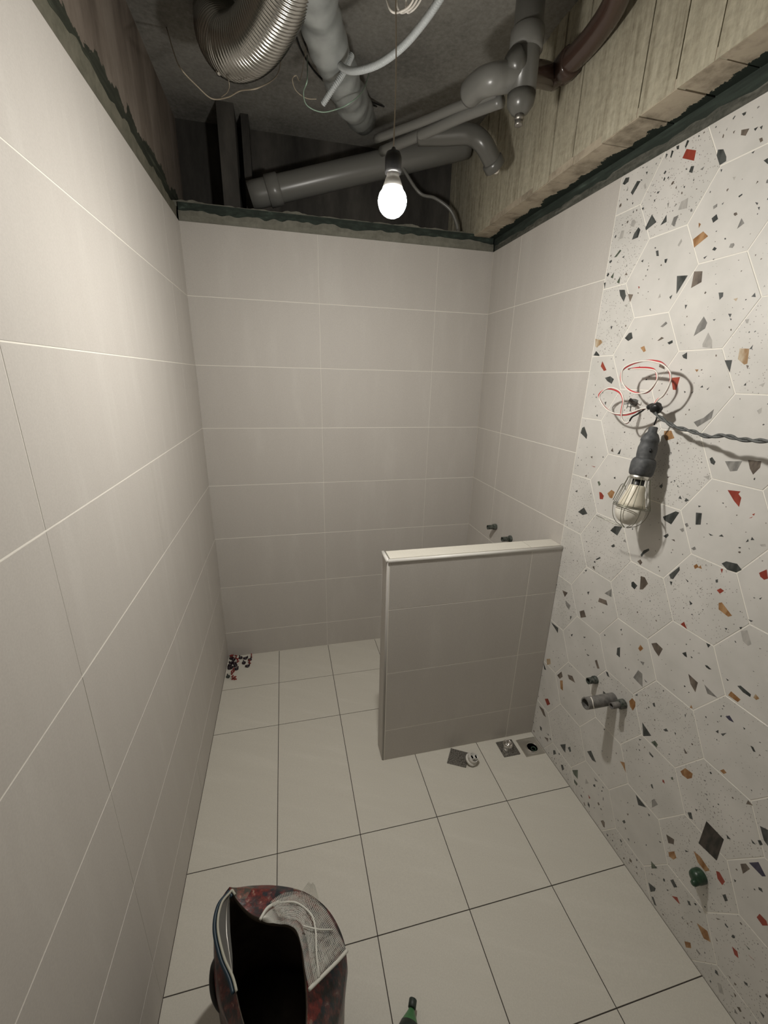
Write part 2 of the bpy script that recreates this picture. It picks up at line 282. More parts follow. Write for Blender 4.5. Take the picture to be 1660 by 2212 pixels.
CHIP_AND_SLOT_DATA = """
r 11063,22354 11388,22191 11389,21961 10983,22181
k 12050,21930 12203,21874 12334,21669 12355,21569 12197,21544 12048,21785
k 12543,22446 12594,22438 12588,22388 12547,22378 12483,22450
k 12890,21978 12989,21975 12936,21914
k 13024,21947 13091,21952 13087,21871
t 13078,21708 13148,21701 13189,21624 13133,21612
k 12973,21484 13049,21497 13025,21451
k 13319,21198 13409,21210 13448,21075
k 11365,22537 11416,22482 11363,22478
k 11023,22569 11100,22522 11034,22389 10993,22426
k 10691,22568 10786,22557 10799,22464 10736,22476
k 10557,22536 10631,22490 10589,22345 10551,22375
k 10368,22539 10444,22493 10386,22397
k 11331,21863 11432,21832 11419,21678 11298,21746
k 11165,21884 11242,21839 11187,21832
g 11640,21673 11758,21696 11724,21626
k 12254,21437 12307,21422 12291,21361
l 12641,21132 12723,21115 12696,21047
k 11485,21504 11533,21507 11516,21459
k 11217,21442 11272,21451 11263,21387
k 9229,21996 9420,22230 9572,22174 9333,21893
k 9544,22224 9636,22190 9610,22160
l 9723,22005 9783,22049 9854,21910 9805,21879
k 9718,22347 9802,22331 9776,22254
k 9084,21892 9166,21840 9133,21806
k 9364,21679 9427,21675 9407,21614
k 10307,21639 10413,21624 10348,21571
k 10243,21460 10310,21464 10284,21392
k 9813,21398 9914,21383 9886,21309
g 10774,21200 10835,21211 10835,21056
g 11026,21041 11110,21105 11089,21036
k 10274,21088 10505,20824 10156,20710 10111,20790
k 9826,20889 9926,20792 9878,20600 9640,20601 9686,20756
o 8977,20269 9185,20441 9257,20398 9093,20260
b 11961,20378 12037,20327 11999,20242
b 11896,20012 12157,20127 12335,19968 11986,19794
l 11434,19995 11515,20135 11557,20056 11488,19944
k 10695,20035 10787,20029 10844,19866 10757,19887
k 10194,19881 10283,19913 10271,19829
k 11079,19730 11184,19722 11162,19613 11102,19643
k 12337,19476 12446,19504 12384,19436
k 12620,19375 12676,19383 12650,19354
k 13372,20374 13454,20334 13437,20294
k 13466,20242 13517,20238 13515,20168
k 11633,19190 11985,19135 11743,18711
t 12159,19193 12410,19147 12455,18881 12177,18787
k 8687,19561 8778,19563 8767,19368
o 8967,19682 9097,19809 9088,19620
o 9301,19465 9426,19630 9430,19404
k 9480,19213 9727,19170 9826,18978 9779,18809 9575,19019
t 9873,19027 10125,18967 10050,18757
l 9836,18695 9966,18714 9964,18620
r 10267,19177 10340,19146 10315,19090
k 11525,18671 11616,18722 11586,18601
l 11123,18700 11168,18829 11221,18719
k 13013,18537 13143,18521 13160,18425 13090,18356
k 13872,18305 13936,18382 13980,18280
y 13445,18322 13557,18333 13532,18257
k 10893,18438 10924,18462 10966,18375
k 12101,18387 12182,18375 12145,18268
k 13410,17994 13503,17982 13486,17897
k 13480,17883 13543,17861 13522,17825
k 13036,17905 13120,17910 13080,17869
l 13865,17809 13968,17811 13966,17713 13919,17723
g 11429,17900 11594,18020 11657,17962 11525,17873
g 12760,18015 12903,17843 12881,17705 12596,17540 12638,17793
l 12914,17324 12999,17601 13159,17401 13216,17195 12937,17243
k 9365,18110 9463,18120 9450,18009
k 10253,17829 10367,17838 10456,17660 10291,17584 10118,17686
t 11429,17512 11552,17609 11652,17566 11490,17508
k 11796,17434 11951,17491 11983,17421 11876,17376
l 9716,17837 9811,17841 9789,17752
y 8737,17773 9042,17708 9128,17619 8879,17474 8784,17514
k 14161,17126 14221,17223 14221,17123
y 13928,17156 14159,17134 14211,16793 14142,16774 13953,16904
k 13628,16891 13822,16890 13842,16589
k 12377,17061 12514,17138 12557,16953 12436,16991
b 10843,17353 10979,17401 11083,17247 11004,17213
k 8782,17216 8876,17362 9072,17225 9083,17182
r 9274,17005 9550,16703 9434,16675 9236,16836
k 9542,16449 9783,16504 9974,16409 9908,16254 9674,16343
k 9735,15635 9820,15661 9805,15530
r 12190,16459 12474,16485 12448,16128 12334,16132
t 11688,16858 11845,16854 11911,16692 11689,16767
t 14190,16764 14259,16748 14247,16666
b 12871,16679 12983,16677 12946,16612
k 14263,16289 14304,16358 14323,16290
l 14623,16311 14731,16370 14707,16261
t 13899,16250 13942,16267 13961,16199
k 13148,16216 13205,16274 13239,16218
k 13342,16172 13412,16239 13382,16157
k 12695,16118 12763,16086 12733,16051
k 12920,16057 12988,16118 12965,16059
g 13212,15303 13470,15448 13687,15688 13684,15451 13358,15187
l 14731,15728 14821,15809 14840,15692 14798,15644
b 12359,14954 12587,15000 12748,14799 12498,14689 12395,14788
k 8817,14640 8931,14701 9157,14419 9161,14267 8780,14442
k 9427,15168 9511,15198 9521,15108
t 10456,14038 10514,14159 10581,14015
k 10766,13981 10881,14197 10876,14000
k 12724,14384 12765,14391 12773,14317
k 13918,14418 13973,14473 14097,14366 14080,14277 13983,14310
g 14327,14428 14735,14507 14682,14253 14521,14202
t 14856,14562 15154,14588 15168,14437 15065,14241 14957,14361
l 13875,13918 14036,13991 14052,13871
t 12796,13668 12879,13687 12851,13630
r 9638,13351 9871,13360 9813,13329
t 9523,13665 9628,13708 9625,13612
t 9401,12907 9510,12981 9511,12893
o 10101,12853 10188,12898 10277,12801 10216,12714
k 9024,12201 9154,12288 9155,12195
r 10274,12513 10380,12527 10531,12440 10515,12306 10368,12273
b 10666,12572 10824,12740 10983,12704 10928,12458 10809,12447
k 10804,13162 10877,13224 10899,13139
k 12618,13328 12705,13430 12738,13358 12713,13280
k 13325,13145 13360,13243 13439,13151
k 13527,13127 13549,13221 13659,13184 13578,13115
r 14588,13730 14900,13779 14868,13704 14958,13629 14971,13392 14814,13504
k 9383,11468 9662,11738 9901,11558 9667,11429
k 12987,12471 13346,12761 13463,12760 13311,12339 13055,12384
k 13939,12913 14107,12949 14157,12632 14019,12583
k 13947,13121 14038,13130 13978,13075
r 15301,13304 15359,13356 15350,13287
r 15258,13190 15340,13268 15311,13215
k 11128,11339 11281,11562 11606,11656 11474,11278
k 13148,11910 13281,12044 13319,11988 13259,11882
t 13428,11908 13525,11946 13561,11892
g 13599,12295 13701,12372 13744,12290 13696,12240
g 13709,12492 13773,12553 13840,12481 13788,12423
k 14418,12485 14566,12468 14486,12437
k 14696,12500 14760,12579 14824,12531
k 15352,12590 15382,12697 15413,12642
k 15445,12688 15450,12775 15525,12720
g 14074,11891 14164,11987 14220,11925 14158,11868
l 15659,12657 15769,12719 15799,12665 15710,12628
k 11294,10821 11413,10943 11479,10874 11391,10798
g 11758,11187 11817,11285 11898,11187
k 12532,11019 12609,11209 12772,11344 12810,11294 12641,11089 12596,10970
k 10723,10045 10908,10231 10952,10189 10789,10049
k 10656,9910 10717,9990 10759,9905
t 10643,9693 10722,9783 10795,9633
k 10307,9398 10416,9478 10375,9360
k 14960,11836 15055,11942 15318,11991 15455,11896 15350,11766 15129,11739
r 15833,11991 15961,12145 16046,11944 15980,11877 15884,11914
b 14274,11448 14345,11540 14420,11477 14332,11377
b 14408,11452 14455,11552 14517,11465
r 14975,11684 15036,11713 15038,11584
k 13647,10859 13886,11245 13923,11140 13798,10786 13717,10766
t 12470,10764 12570,10877 12665,10807 12619,10695
k 12439,9977 12501,10047 12687,9989 12618,9810 12472,9851
t 12724,10356 12879,10388 13042,10244 12915,9970 12802,9909
k 13710,10677 13799,10702 13792,10570
k 14143,10982 14251,10955 14244,10910
k 14932,11343 14988,11390 15011,11307 14968,11277
r 15037,11092 15113,11190 15215,11169 15138,11040
k 10632,8631 10738,8717 10711,8548
t 9269,7979 9612,8046 9490,7769
g 9560,7658 9899,7615 9860,7382 9649,7468
g 11447,9024 11709,9347 11784,9056
t 11261,8735 11596,8820 11698,8669 11239,8562
k 14416,10429 14533,10393 14488,10313
k 16005,11388 16058,11453 16038,11372
b 15175,10784 15244,10844 15569,10638 15492,10560 15221,10618
t 10434,7668 10648,7855 10824,7649 10563,7457
k 8911,6209 9427,6245 9455,6006 9239,6085
k 9979,7169 10076,7228 10038,7010
r 14366,9611 14444,9745 14582,9587
k 15929,10758 16042,10787 16006,10731
k 15487,10221 15555,10256 15546,10192
k 15801,10449 15867,10500 15847,10414
k 12428,8154 12490,8225 12489,8124
k 11806,7543 11890,7562 11856,7495
k 10876,6806 11012,6872 10930,6762
k 10208,6442 10319,6552 10286,6389
k 12480,7436 12588,7544 12670,7178 12512,7182
k 11191,6235 11359,6293 11297,6212
b 13256,7978 13300,8153 13435,8096 13348,7930
t 13648,8443 13806,8582 14048,8528 13989,8208 13798,8303
k 14634,8809 14731,8922 14803,8782 14724,8774
l 15858,10377 15988,10485 16167,10200 16112,10109 15975,10152
k 15167,9539 15296,9560 15258,9438
l 15027,9099 15076,9160 15109,9121
k 15305,8917 15374,8946 15500,8914 15436,8873 15350,8878
g 13434,7608 13591,7688 13571,7540
t 11654,6280 11739,6378 11941,6137 11844,6061
y 9030,4360 9261,4550 9367,4341 9143,4127
k 8852,4063 9134,3840 9002,3775
k 12234,6238 12320,6275 12447,6152 12337,6126
g 13337,6882 13446,7267 13617,7258 13742,6833
t 14961,8343 15272,8292 15284,7970 15099,8095
g 15438,8372 15852,8270 15585,8183
k 13720,7138 13862,7110 13794,7082
k 15883,8946 15968,8946 15934,8903
t 9861,4147 10077,4513 10199,4346 10055,4112
t 10445,4659 10712,4802 10936,4643 10563,4531
b 10088,4062 10238,4187 10365,3757 10200,3731
k 16175,8948 16242,9013 16505,8967 16509,8889 16333,8884
b 16053,8546 16086,8703 16341,8660 16300,8544
y 16567,8932 16583,9058 16690,9005 16641,8916
b 13403,5957 13480,6151 13625,6127 13665,5979 13618,5750 13476,5805
k 14193,6584 14250,6665 14315,6550 14250,6519
k 13556,6341 13633,6470 13638,6383
k 14392,7276 14433,7300 14427,7223
b 15265,7403 15279,7522 15345,7451
r 9361,2429 9563,2627 9761,2500 9595,2265
t 9070,1782 9403,1876 9663,1655 9470,1597
n 16152,7943 16231,8049 16373,7953 16261,7916
k 16032,7843 16068,7902 16075,7835
k 16052,7333 16105,7438 16132,7339
k 16180,7387 16298,7533 16245,7368
k 16584,8018 16642,8019 16620,7968
k 14731,6060 14813,6190 14892,6153 14809,6069
k 15059,6295 15112,6321 15126,6233
k 15187,7088 15225,7124 15233,7007
k 14031,5663 14437,5508 14187,5238
o 14481,5299 14588,5472 14710,5433 14693,5293
k 16848,7693 16912,7714 16993,7635 16943,7604
t 15427,6087 15574,6022 15512,5953
k 14067,5001 14169,5076 14107,4966
k 14067,4841 14151,4803 14127,4778
k 14504,4934 14682,4914 14670,4851 14543,4853
k 10793,1247 11081,1595 11161,1191 10979,1198
k 11237,1559 11338,1733 11450,1590 11383,1476
k 12205,2417 12375,2640 12716,2424 12524,2318
b 13630,3521 13799,3658 13941,3346 13799,3453
o 11703,848 11973,1179 12063,787 11820,757
o 11885,573 12114,582 12086,441 11929,437
g 12772,1736 12989,1770 12859,1650
k 12803,1390 12893,1516 12935,1415 12852,1358
k 14840,3899 14877,3977 14965,3862 14896,3840
r 15133,4478 15180,4504 15239,4422 15152,4408
o 15346,4827 15390,4892 15436,4815 15372,4768
b 15541,5296 15636,5535 15859,5585 15877,5435 15779,5277 15620,5243
b 16440,6380 16505,6509 16592,6480 16542,6378
t 17188,6134 17196,6272 17325,6253
k 12299,5434 12803,5448 12489,5198 12347,5308
k 14474,3004 14926,2986 14650,2741
g 15008,3424 15072,3572 15227,3516 15086,3198
r 12694,736 12834,717 12791,622
k 15003,2854 15096,2880 15079,2790
t 14351,1948 14429,2027 14418,1919
k 14274,1466 14338,1613 14407,1579 14359,1454
k 16050,4291 16136,4408 16236,4247 16150,4187
k 16189,4638 16257,4672 16246,4598
k 16336,4922 16442,4937 16426,4916
d 16542,4624 17040,4624 17059,3824 16549,3746
k 17046,4830 17174,4822 17099,4739
k 17580,5902 17740,5991 17853,5594 17746,5641
k 17525,5357 17654,5337 17580,5290
k 17645,5492 17693,5564 17760,5507 17718,5417
t 15702,2874 15953,3015 15983,2847 15835,2678
k 15560,2387 15656,2443 15620,2370
b 15912,2397 16053,2648 16163,2525 16106,2356 15968,2286
k 16288,3072 16405,3170 16340,3057
b 16498,3349 16688,3409 16998,3324 16916,3147 16688,3162
o 15531,1392 15773,1430 15616,1161
k 14608,1100 14672,1158 14710,1067
t 17520,4431 17615,4594 17724,4565 17640,4243
n 17659,4696 17812,4963 18030,4795 17973,4699
r 17127,3517 17198,3591 17378,3502 17357,3317 17216,3350
k 17431,3052 17485,3177 17578,3071 17536,2965
k 17518,3845 17577,3868 17562,3785
k 15651,549 15904,692 15911,559 15799,327
k 15859,213 15925,293 16083,135 16012,80
k 15061,795 15147,784 15111,727
b 17159,1336 17437,1508 17588,1311 17425,1150
t 17632,1630 17718,1608 17688,1566
k 17069,1780 17171,1824 17126,1740
t 17485,2186 17593,2325 17542,2210
o 18199,2459 18318,2490 18295,2442
r 18310,2287 18500,2352 18389,2301
t 18858,1823 18904,1900 18930,1807 18884,1791
k 13819,214 13931,220 13895,128
"""

# ------------------------------------------------------------------ tiles
TILE_CACHE = {}
def tile(name, poly, U, V, N, off, mats, parent, th=.007, ch=.0005, gap=.0013, extra=None, dn=0, share=True):
    """poly: convex outline (u, v); the tile's face lies on the plane off + u*U + v*V, normal N"""
    U, V, N, off = Vector(U), Vector(V), Vector(N), Vector(off)
    cu = sum(p[0] for p in poly)/len(poly); cv = sum(p[1] for p in poly)/len(poly)
    n = len(poly)
    def inset(d):
        out = []
        for i in range(n):
            p0, p1, p2 = Vector(poly[i-1]), Vector(poly[i]), Vector(poly[(i+1) % n])
            e1 = (p1-p0).normalized(); e2 = (p2-p1).normalized()
            n1 = Vector((-e1.y, e1.x)); n2 = Vector((-e2.y, e2.x))
            b = n1+n2; b = b/(max(.25, b.dot(n1)))
            out.append(p1 + b*d)
        return out
    area = sum(poly[i-1][0]*poly[i][1]-poly[i][0]*poly[i-1][1] for i in range(n))
    if area < 0: poly = list(reversed(poly))
    key = None
    if share and not extra: key = (id(mats), tuple(U), tuple(V), tuple((round(p[0]-cu, 4), round(p[1]-cv, 4)) for p in poly))
    loc = off + U*cu + V*cv + N*dn
    if key and key in TILE_CACHE:
        o = bpy.data.objects.new(name, TILE_CACHE[key]); o.location = loc; return link(o, parent)
    a = inset(gap+ch); b = inset(gap)
    vs = []
    for ring, h in ((a, 0), (b, -ch), (b, -th)):
        for p in ring: vs.append(U*(p[0]-cu) + V*(p[1]-cv) + N*h)
    flip = U.cross(V).dot(N) < 0
    F = [tuple(range(n))]
    for r in range(2):
        for i in range(n):
            j = (i+1) % n; F.append((r*n+i, (r+1)*n+i, (r+1)*n+j, r*n+j))
    mi = [0]*len(F)
    if extra:
        for ex, m_i in extra:
            k = len(vs)
            for p in ex: vs.append(U*(p[0]-cu) + V*(p[1]-cv) + N*.00012)
            ar = sum(ex[i-1][0]*ex[i][1]-ex[i][0]*ex[i-1][1] for i in range(len(ex)))
            f = tuple(range(k, k+len(ex))); F.append(f if ar > 0 else tuple(reversed(f))); mi.append(m_i)
    if flip: F = [tuple(reversed(f)) for f in F]
    o = mesh_obj(name, vs, F, mats, parent, mi)
    o.location = loc
    if key: TILE_CACHE[key] = o.data
    return o
def rect(u0, u1, v0, v1): return [(u0, v0), (u1, v0), (u1, v1), (u0, v1)]
def span(a, b, first, step):
    """cut positions from a to b with joints at first + k*step"""
    k = math.ceil((a-first)/step - 1e-6); out = [a]
    while first + k*step < b - 1e-6:
        if first + k*step > a + 1e-6: out.append(first + k*step)
        k += 1
    return out + [b]
X, Y, Z = Vector((1, 0, 0)), Vector((0, 1, 0)), Vector((0, 0, 1))
G = .0016   # depth of the joints
GW = .0007
NARROW = .0006

# ---- floor
floor = tag(box('floor', -.1, W+.1, YF, .1, -.12, -G, M_GF), kind='structure')
fx = [0, .3007, .6029, .907, 1.2092, W]
fy = [YF, -2.9703, -2.6703, -2.3703, -2.0703, -1.7703, -1.4771, -1.1752, -.5867, -.2872, .004]
for i in range(5):
    for j in range(10):
        if fy[j] == -1.1752 and i >= 3: continue
        tile('floor_tile', rect(fx[i], fx[i+1], fy[j], fy[j+1]), X, Y, Z, (0, 0, 0), M_FT, floor, dn=0)
# the row that the half wall stands on, right of the fourth joint
for (a, b) in ((.907, 1.2092), (1.2092, W)):
    tile('floor_tile', rect(a, b, -1.1752, -.5867), X, Y, Z, (0, 0, 0), M_FT, floor)

# ---- left wall
wl = tag(box('wall_left', -.12, -GW, YF, .06, -.1, TOP-.002, M_GW), kind='structure')
ys = span(YF, 0, -.2817, .6)
for i in range(len(ys)-1):
    for j in range(8):
        tile('wall_tile', rect(ys[i]-NARROW, ys[i+1]+NARROW, ROWS[j], ROWS[j+1]), Y, Z, X, (0, 0, 0), M_WT, wl, dn=random.uniform(-.0003, .0003))
# ---- back wall
wb = tag(box('wall_back', -.0, W, GW, .12, -.1, TOP-.002, M_GW), kind='structure')
xs = [0, .6, 1.2014, W]
for i in range(3):
    for j in range(8):
        tile('wall_tile', rect(xs[i]-NARROW, xs[i+1]+NARROW, ROWS[j], ROWS[j+1]), X, Z, -Y, (0, 0, 0), M_WT, wb, dn=random.uniform(-.0003, .0003))
# ---- right wall: grey tiles beside the shower, terrazzo hexagons nearer
wr = tag(box('wall_right', W+GW, W+.12, YF, .06, -.1, TOP-.002, M_GW), kind='structure')
YB = -.8705
for (a, b) in ((-.273, 0), (YB, -.273)):
    for j in range(8):
        tile('wall_tile', rect(a, b, ROWS[j], ROWS[j+1]), Y, Z, -X, (W, 0, 0), M_WT, wr, dn=random.uniform(-.0003, .0003))
def clip(poly, f):
    out = []
    for i in range(len(poly)):
        a, b = poly[i-1], poly[i]; fa, fb = f(a), f(b)
        if (fa >= 0) != (fb >= 0):
            t = fa/(fa-fb); out.append((a[0]+(b[0]-a[0])*t, a[1]+(b[1]-a[1])*t))
        if fb >= 0: out.append(b)
    return out
CHIPS = []  # one charcoal outline is painted shade for the slot cut behind the waste pipe
for l in CHIP_AND_SLOT_DATA.strip().split('\n'):
    w = l.split(); pts = [(-int(q.split(',')[0])/1e4, int(q.split(',')[1])/1e4) for q in w[1:]]
    CHIPS.append((w[0], pts, (sum(p[0] for p in pts)/len(pts), sum(p[1] for p in pts)/len(pts))))
HA = .1253; HH = .2172; HY0 = -1.474; HZ0 = 1.2835
hexmats = [M_TZ] + [CH[k] for k in CHK]
rng = random.Random(11)
def hexdist(p, c):     # signed distance inside the hexagon
    dy, dz = abs(p[0]-c[0]), abs(p[1]-c[1])
    return min(HH/2-dz, (HH/2) - (dy*math.cos(PI/6) + dz*math.sin(PI/6)))
for col in range(-12, 6):
    for row in range(-8, 7):
        c = (HY0 + col*.188, HZ0 + (row + (.5 if col % 2 else 0))*HH)
        poly = [(c[0]+HA*math.cos(PI/3*k), c[1]+HA*math.sin(PI/3*k)) for k in range(6)]
        for f in (lambda p: YB-p[0], lambda p: p[0]-YF, lambda p: p[1], lambda p: TOP-p[1]):
            if poly: poly = clip(poly, f)
        if len(poly) < 3: continue
        ar = abs(sum(poly[i-1][0]*poly[i][1]-poly[i][0]*poly[i-1][1] for i in range(len(poly))))/2
        if ar < 2e-4: continue
        ex = []; near = []
        for k, pts, cc in CHIPS:
            if hexdist(cc, c) > 0: ex.append((pts, 1+CHK.index(k)))
            if hexdist(cc, c) > -.05: near.append((cc, max(math.dist(p, cc) for p in pts)))
        inview = -1.72 < c[0] and 0.1 < c[1] < 2.0
        def try_chip(r, kinds):
            for _ in range(12):
                q = (c[0]+rng.uniform(-HA, HA), c[1]+rng.uniform(-HA, HA))
                if hexdist(q, c) < r+.006 or q[0] > YB-r-.004 or q[1] < r+.004 or q[1] > TOP-r-.004: continue
                if any(math.dist(q, a) < b+r+.004 for a, b in near): continue
                n = rng.choice((3, 4, 4, 5)); a0 = rng.uniform(0, 6.28); el = rng.uniform(.45, 1); rot = rng.uniform(0, PI)
                pts = []
                for i in range(n):
                    a = a0+2*PI*(i+rng.uniform(-.25, .25))/n; x, y = r*math.cos(a), r*el*math.sin(a)
                    pts.append((q[0]+x*math.cos(rot)-y*math.sin(rot), q[1]+x*math.sin(rot)+y*math.cos(rot)))
                ex.append((pts, 1+CHK.index(rng.choice(kinds)))); near.append((q, r)); return
        if not inview:
            for _ in range(3): try_chip(rng.uniform(.011, .018), 'kkkrbtgl')
            for _ in range(6): try_chip(rng.uniform(.004, .008), 'kkktg')
        for _ in range(13): try_chip(rng.uniform(.0015, .0036), 'kkktgt')
        tile('hexagonal_tile', poly, Y, Z, -X, (W, 0, 0), hexmats, wr, extra=ex or None, share=False, dn=rng.uniform(-.0003, .0003))
# ---- wall behind the photographer and its door
wf = tag(box('wall_front', -.1, W+.12, YF-.12, YF, -.1, 2.9, M_PLASTER), kind='structure')
# ---- raw zone above the tiles
CZ = 2.80
ceil = tag(box('ceiling', -.2, W+.2, YF, .6, CZ, CZ+.1, M_CEIL), kind='structure')
box('raw_wall_band', -.16, -.038, YF, .5, TOP-.002, CZ, M_UL, wl)
box('raw_wall_band', W+.012, W+.16, YF, .5, TOP-.002, CZ, M_GREEN, wr)
box('raw_back_band', -.04, W+.012, .40, .5, 1.9, CZ, M_UB, wb)
box('ledge_core', 0, W, .012, .12, TOP-.002, 2.335, M_GREEN, wb)
def ragged(name, a, b, n, zlo, zf, p0, p1, alongx, m, parent, seed):
    """a lumpy mortar strip between p0 and p1 in depth with a broken top edge"""
    V = []; F = []
    for i in range(n+1):
        s = a+(b-a)*i/n; h = zf(s, i)
        for (d, z) in ((p0, zlo), (p0 + .004*noise.noise((s*20, seed, 1)), (zlo+h)/2), (p0+.003+.004*noise.noise((s*31, seed, 2)), h), (p1, h+.004*noise.noise((s*40, seed, 4))), (p1, zlo)):
            V.append((s, d, z) if alongx else (d, s, z))
    for i in range(n):
        for k in range(4): F.append((i*5+k, i*5+k+1, i*5+k+6, i*5+k+5))
    return mesh_obj(name, V, F, m, parent)
ragged('mortar_strip', 0, W, 150, TOP, lambda s, i: 2.302 + .016*noise.noise((s*7, 3, 0)) + .010*noise.noise((s*26, 9, 0)), .004, .016, True, M_MORT, wb, 2)
ragged('ledge_rim', -.03, W, 120, 2.32, lambda s, i: 2.343 + .010*noise.noise((s*9, 5, 0)) + .006*noise.noise((s*40, 1, 0)), .02, .13, True, M_MORT, wb, 6)
ragged('mortar_strip', YF, .0, 190, TOP, lambda s, i: 2.315 + .030*noise.noise((s*4, 13, 0)) + .012*noise.noise((s*22, 19, 0)), -.006, -.038, False, M_MORTL, wl, 8)
ragged('mortar_strip', YF, .0, 190, TOP, lambda s, i: 2.290 + .016*noise.noise((s*5, 33, 0)) + .008*noise.noise((s*25, 29, 0)), W+.004, W+.012, False, M_MORTD, wr, 9)
box('column', .175, .25, .20, .40, 2.3, CZ, M_UB, wb)
box('column_panel', .275, .31, .27, .40, 2.3, CZ, M_UB, wb)

# ---- board-formed concrete beam along the right wall
bx = 1.396
beam = tag(box('ceiling_beam', bx+.006, W+.2, YF, .40, 2.331, CZ, M_BEAM), kind='structure')
y = YF; k = 0
while y < .39:
    w = rng.choice((.105, .118, .126, .14)); y1 = min(.40, y+w)
    bm = bmesh.new(); d = rng.uniform(-.0025, .0035)
    bmesh.ops.create_cube(bm, size=1, matrix=Matrix.Translation((bx+.012-d, (y+y1)/2, (2.327+CZ)/2)) @ Matrix.Diagonal((.024, y1-y-.004, CZ-2.327, 1)))
    bm_obj('board_imprint', bm, M_BEAM, beam)
    bm = bmesh.new(); d = rng.uniform(-.002, .002)
    bmesh.ops.create_cube(bm, size=1, matrix=Matrix.Translation(((bx+W+.02)/2, (y+y1)/2-.01, 2.337-d)) @ Matrix.Diagonal((W+.02-bx, y1-y-.004, .024, 1)))
    bm_obj('soffit_imprint', bm, M_SOFF, beam)
    y = y1

# ------------------------------------------------------------------ half wall
hy0, hy1, hx0 = -.888, -.800, .752
hw = tag(empty('half_wall', (1.13, -.844, 0)), 'waist-high grey tiled half wall screening the shower, pale cap on top', 'half wall')
def local(o, root):    # keep world placement under an empty
    o.parent = root; o.location = o.location - root.location; return o
HT = .972
local(box('core', hx0+.008, W-.001, hy0+GW, hy1-GW, .0, HT-.004, M_GW), hw)
vj = [hx0+.010, 1.363, W]
rows = [0, .167, .467, .767, HT-.002]
for i in range(2):
    for j in range(4):
        local(tile('wall_tile', rect(vj[i], vj[i+1], rows[j], rows[j+1]), X, Z, -Y, (0, hy0, 0), M_WT, None, th=.005), hw)
        local(tile('wall_tile', rect(vj[i], vj[i+1], rows[j], rows[j+1]), X, Z, Y, (0, hy1, 0), M_WT, None, th=.005), hw)
for j in range(4):
    local(tile('end_tile', rect(hy0+.008, hy1-.008, rows[j], rows[j+1]), Y, Z, -X, (hx0, 0, 0), M_WT, None, th=.006), hw)
for (a, b) in ((hx0+.012, 1.363), (1.363, W)):
    local(tile('cap_tile', rect(a, b, hy0+.011, hy1-.004), X, Y, Z, (0, 0, HT+.009), M_FT, None), hw)
def barobj(name, pts, r, m, parent, lab=None):
    o = tube(name, pts, r, m, None, raw=True, seg=10); local(o, parent)
    if lab: o['label'] = lab
    return o
barobj('edge_trim', [(hx0+.004, hy0+.004, HT+.002), (W, hy0+.004, HT+.002)], .0078, M_TRIM, hw, 'rounded white trim along the front top edge')
barobj('edge_trim', [(hx0+.004, hy0+.002, HT+.002), (hx0+.004, hy1, HT+.002)], .0078, M_TRIM, hw, 'rounded white trim across the end of the cap')
barobj('edge_trim', [(hx0+.006, hy0+.006, 0), (hx0+.006, hy0+.006, HT-.002)], .0062, M_TRIM2, hw, 'grey trim up the front corner')
barobj('edge_trim', [(hx0+.006, hy1-.006, 0), (hx0+.006, hy1-.006, HT-.002)], .0062, M_TRIM2, hw)

# ------------------------------------------------------------------ hanging bulb
def group_local(root, objs):
    for o in objs: local(o, root)
b = tag(empty('light_bulb', BULB), 'glowing bare bulb hanging on a thin cord below the raw ceiling', 'light bulb')
M_EMIT = bpy.data.materials.new('bulb glow'); M_EMIT.use_nodes = True
_n = M_EMIT.node_tree; _n.nodes.remove(_n.nodes['Principled BSDF']); _e = _n.nodes.new('ShaderNodeEmission')
_e.inputs[0].default_value = (*BULB_COLOR, 1); _e.inputs[1].default_value = BULB_STRENGTH
_tc = _n.nodes.new('ShaderNodeTexCoord'); _sx = _n.nodes.new('ShaderNodeSeparateXYZ'); _mr = _n.nodes.new('ShaderNodeMapRange')
_n.links.new(_tc.outputs['Object'], _sx.inputs[0]); _n.links.new(_sx.outputs[2], _mr.inputs[0])
_mr.inputs[1].default_value = -.034; _mr.inputs[2].default_value = .0205; _mr.inputs[3].default_value = 1; _mr.inputs[4].default_value = 0
_pw = _n.nodes.new('ShaderNodeMath'); _pw.operation = 'POWER'; _pw.inputs[1].default_value = 3
_ma = _n.nodes.new('ShaderNodeMath'); _ma.operation = 'MULTIPLY_ADD'; _ma.inputs[1].default_value = BULB_STRENGTH*2.9; _ma.inputs[2].default_value = BULB_STRENGTH*.68
_n.links.new(_mr.outputs[0], _pw.inputs[0]); _n.links.new(_pw.outputs[0], _ma.inputs[0]); _n.links.new(_ma.outputs[0], _e.inputs[1])
_n.links.new(_e.outputs[0], _n.nodes['Material Output'].inputs[0])
R0 = .034
prof = [(1e-6, -R0)] + [(R0*math.sin(a), -R0*math.cos(a)) for a in [PI*k/16 for k in range(1, 9)]] + [(.0330, .008), (.0305, .0150), (.0260, .0205)]
g = lathe('glowing_globe', prof, M_EMIT, None, seg=28); g.parent = b
o = lathe('neck', [(.0262, .0205), (.0235, .028), (.0185, .042), (.0145, .050), (.0145, .060)], M_SOCKET, None, seg=20); o.parent = b
o = lathe('socket', [(.0185, .055), (.0195, .06), (.0195, .085), (.016, .095), (.006, .10), (.004, .105)], M_BLACK, None, seg=18); o.parent = b
up = BULB
o = tube('cord', [(0, 0, .10), (.002, .003, .25), (-.004, .006, .45), (.002, .01, .62), (.0, .012, CZ-BULB.z)], .0015, M_TANW, None, seg=6); o.parent = b

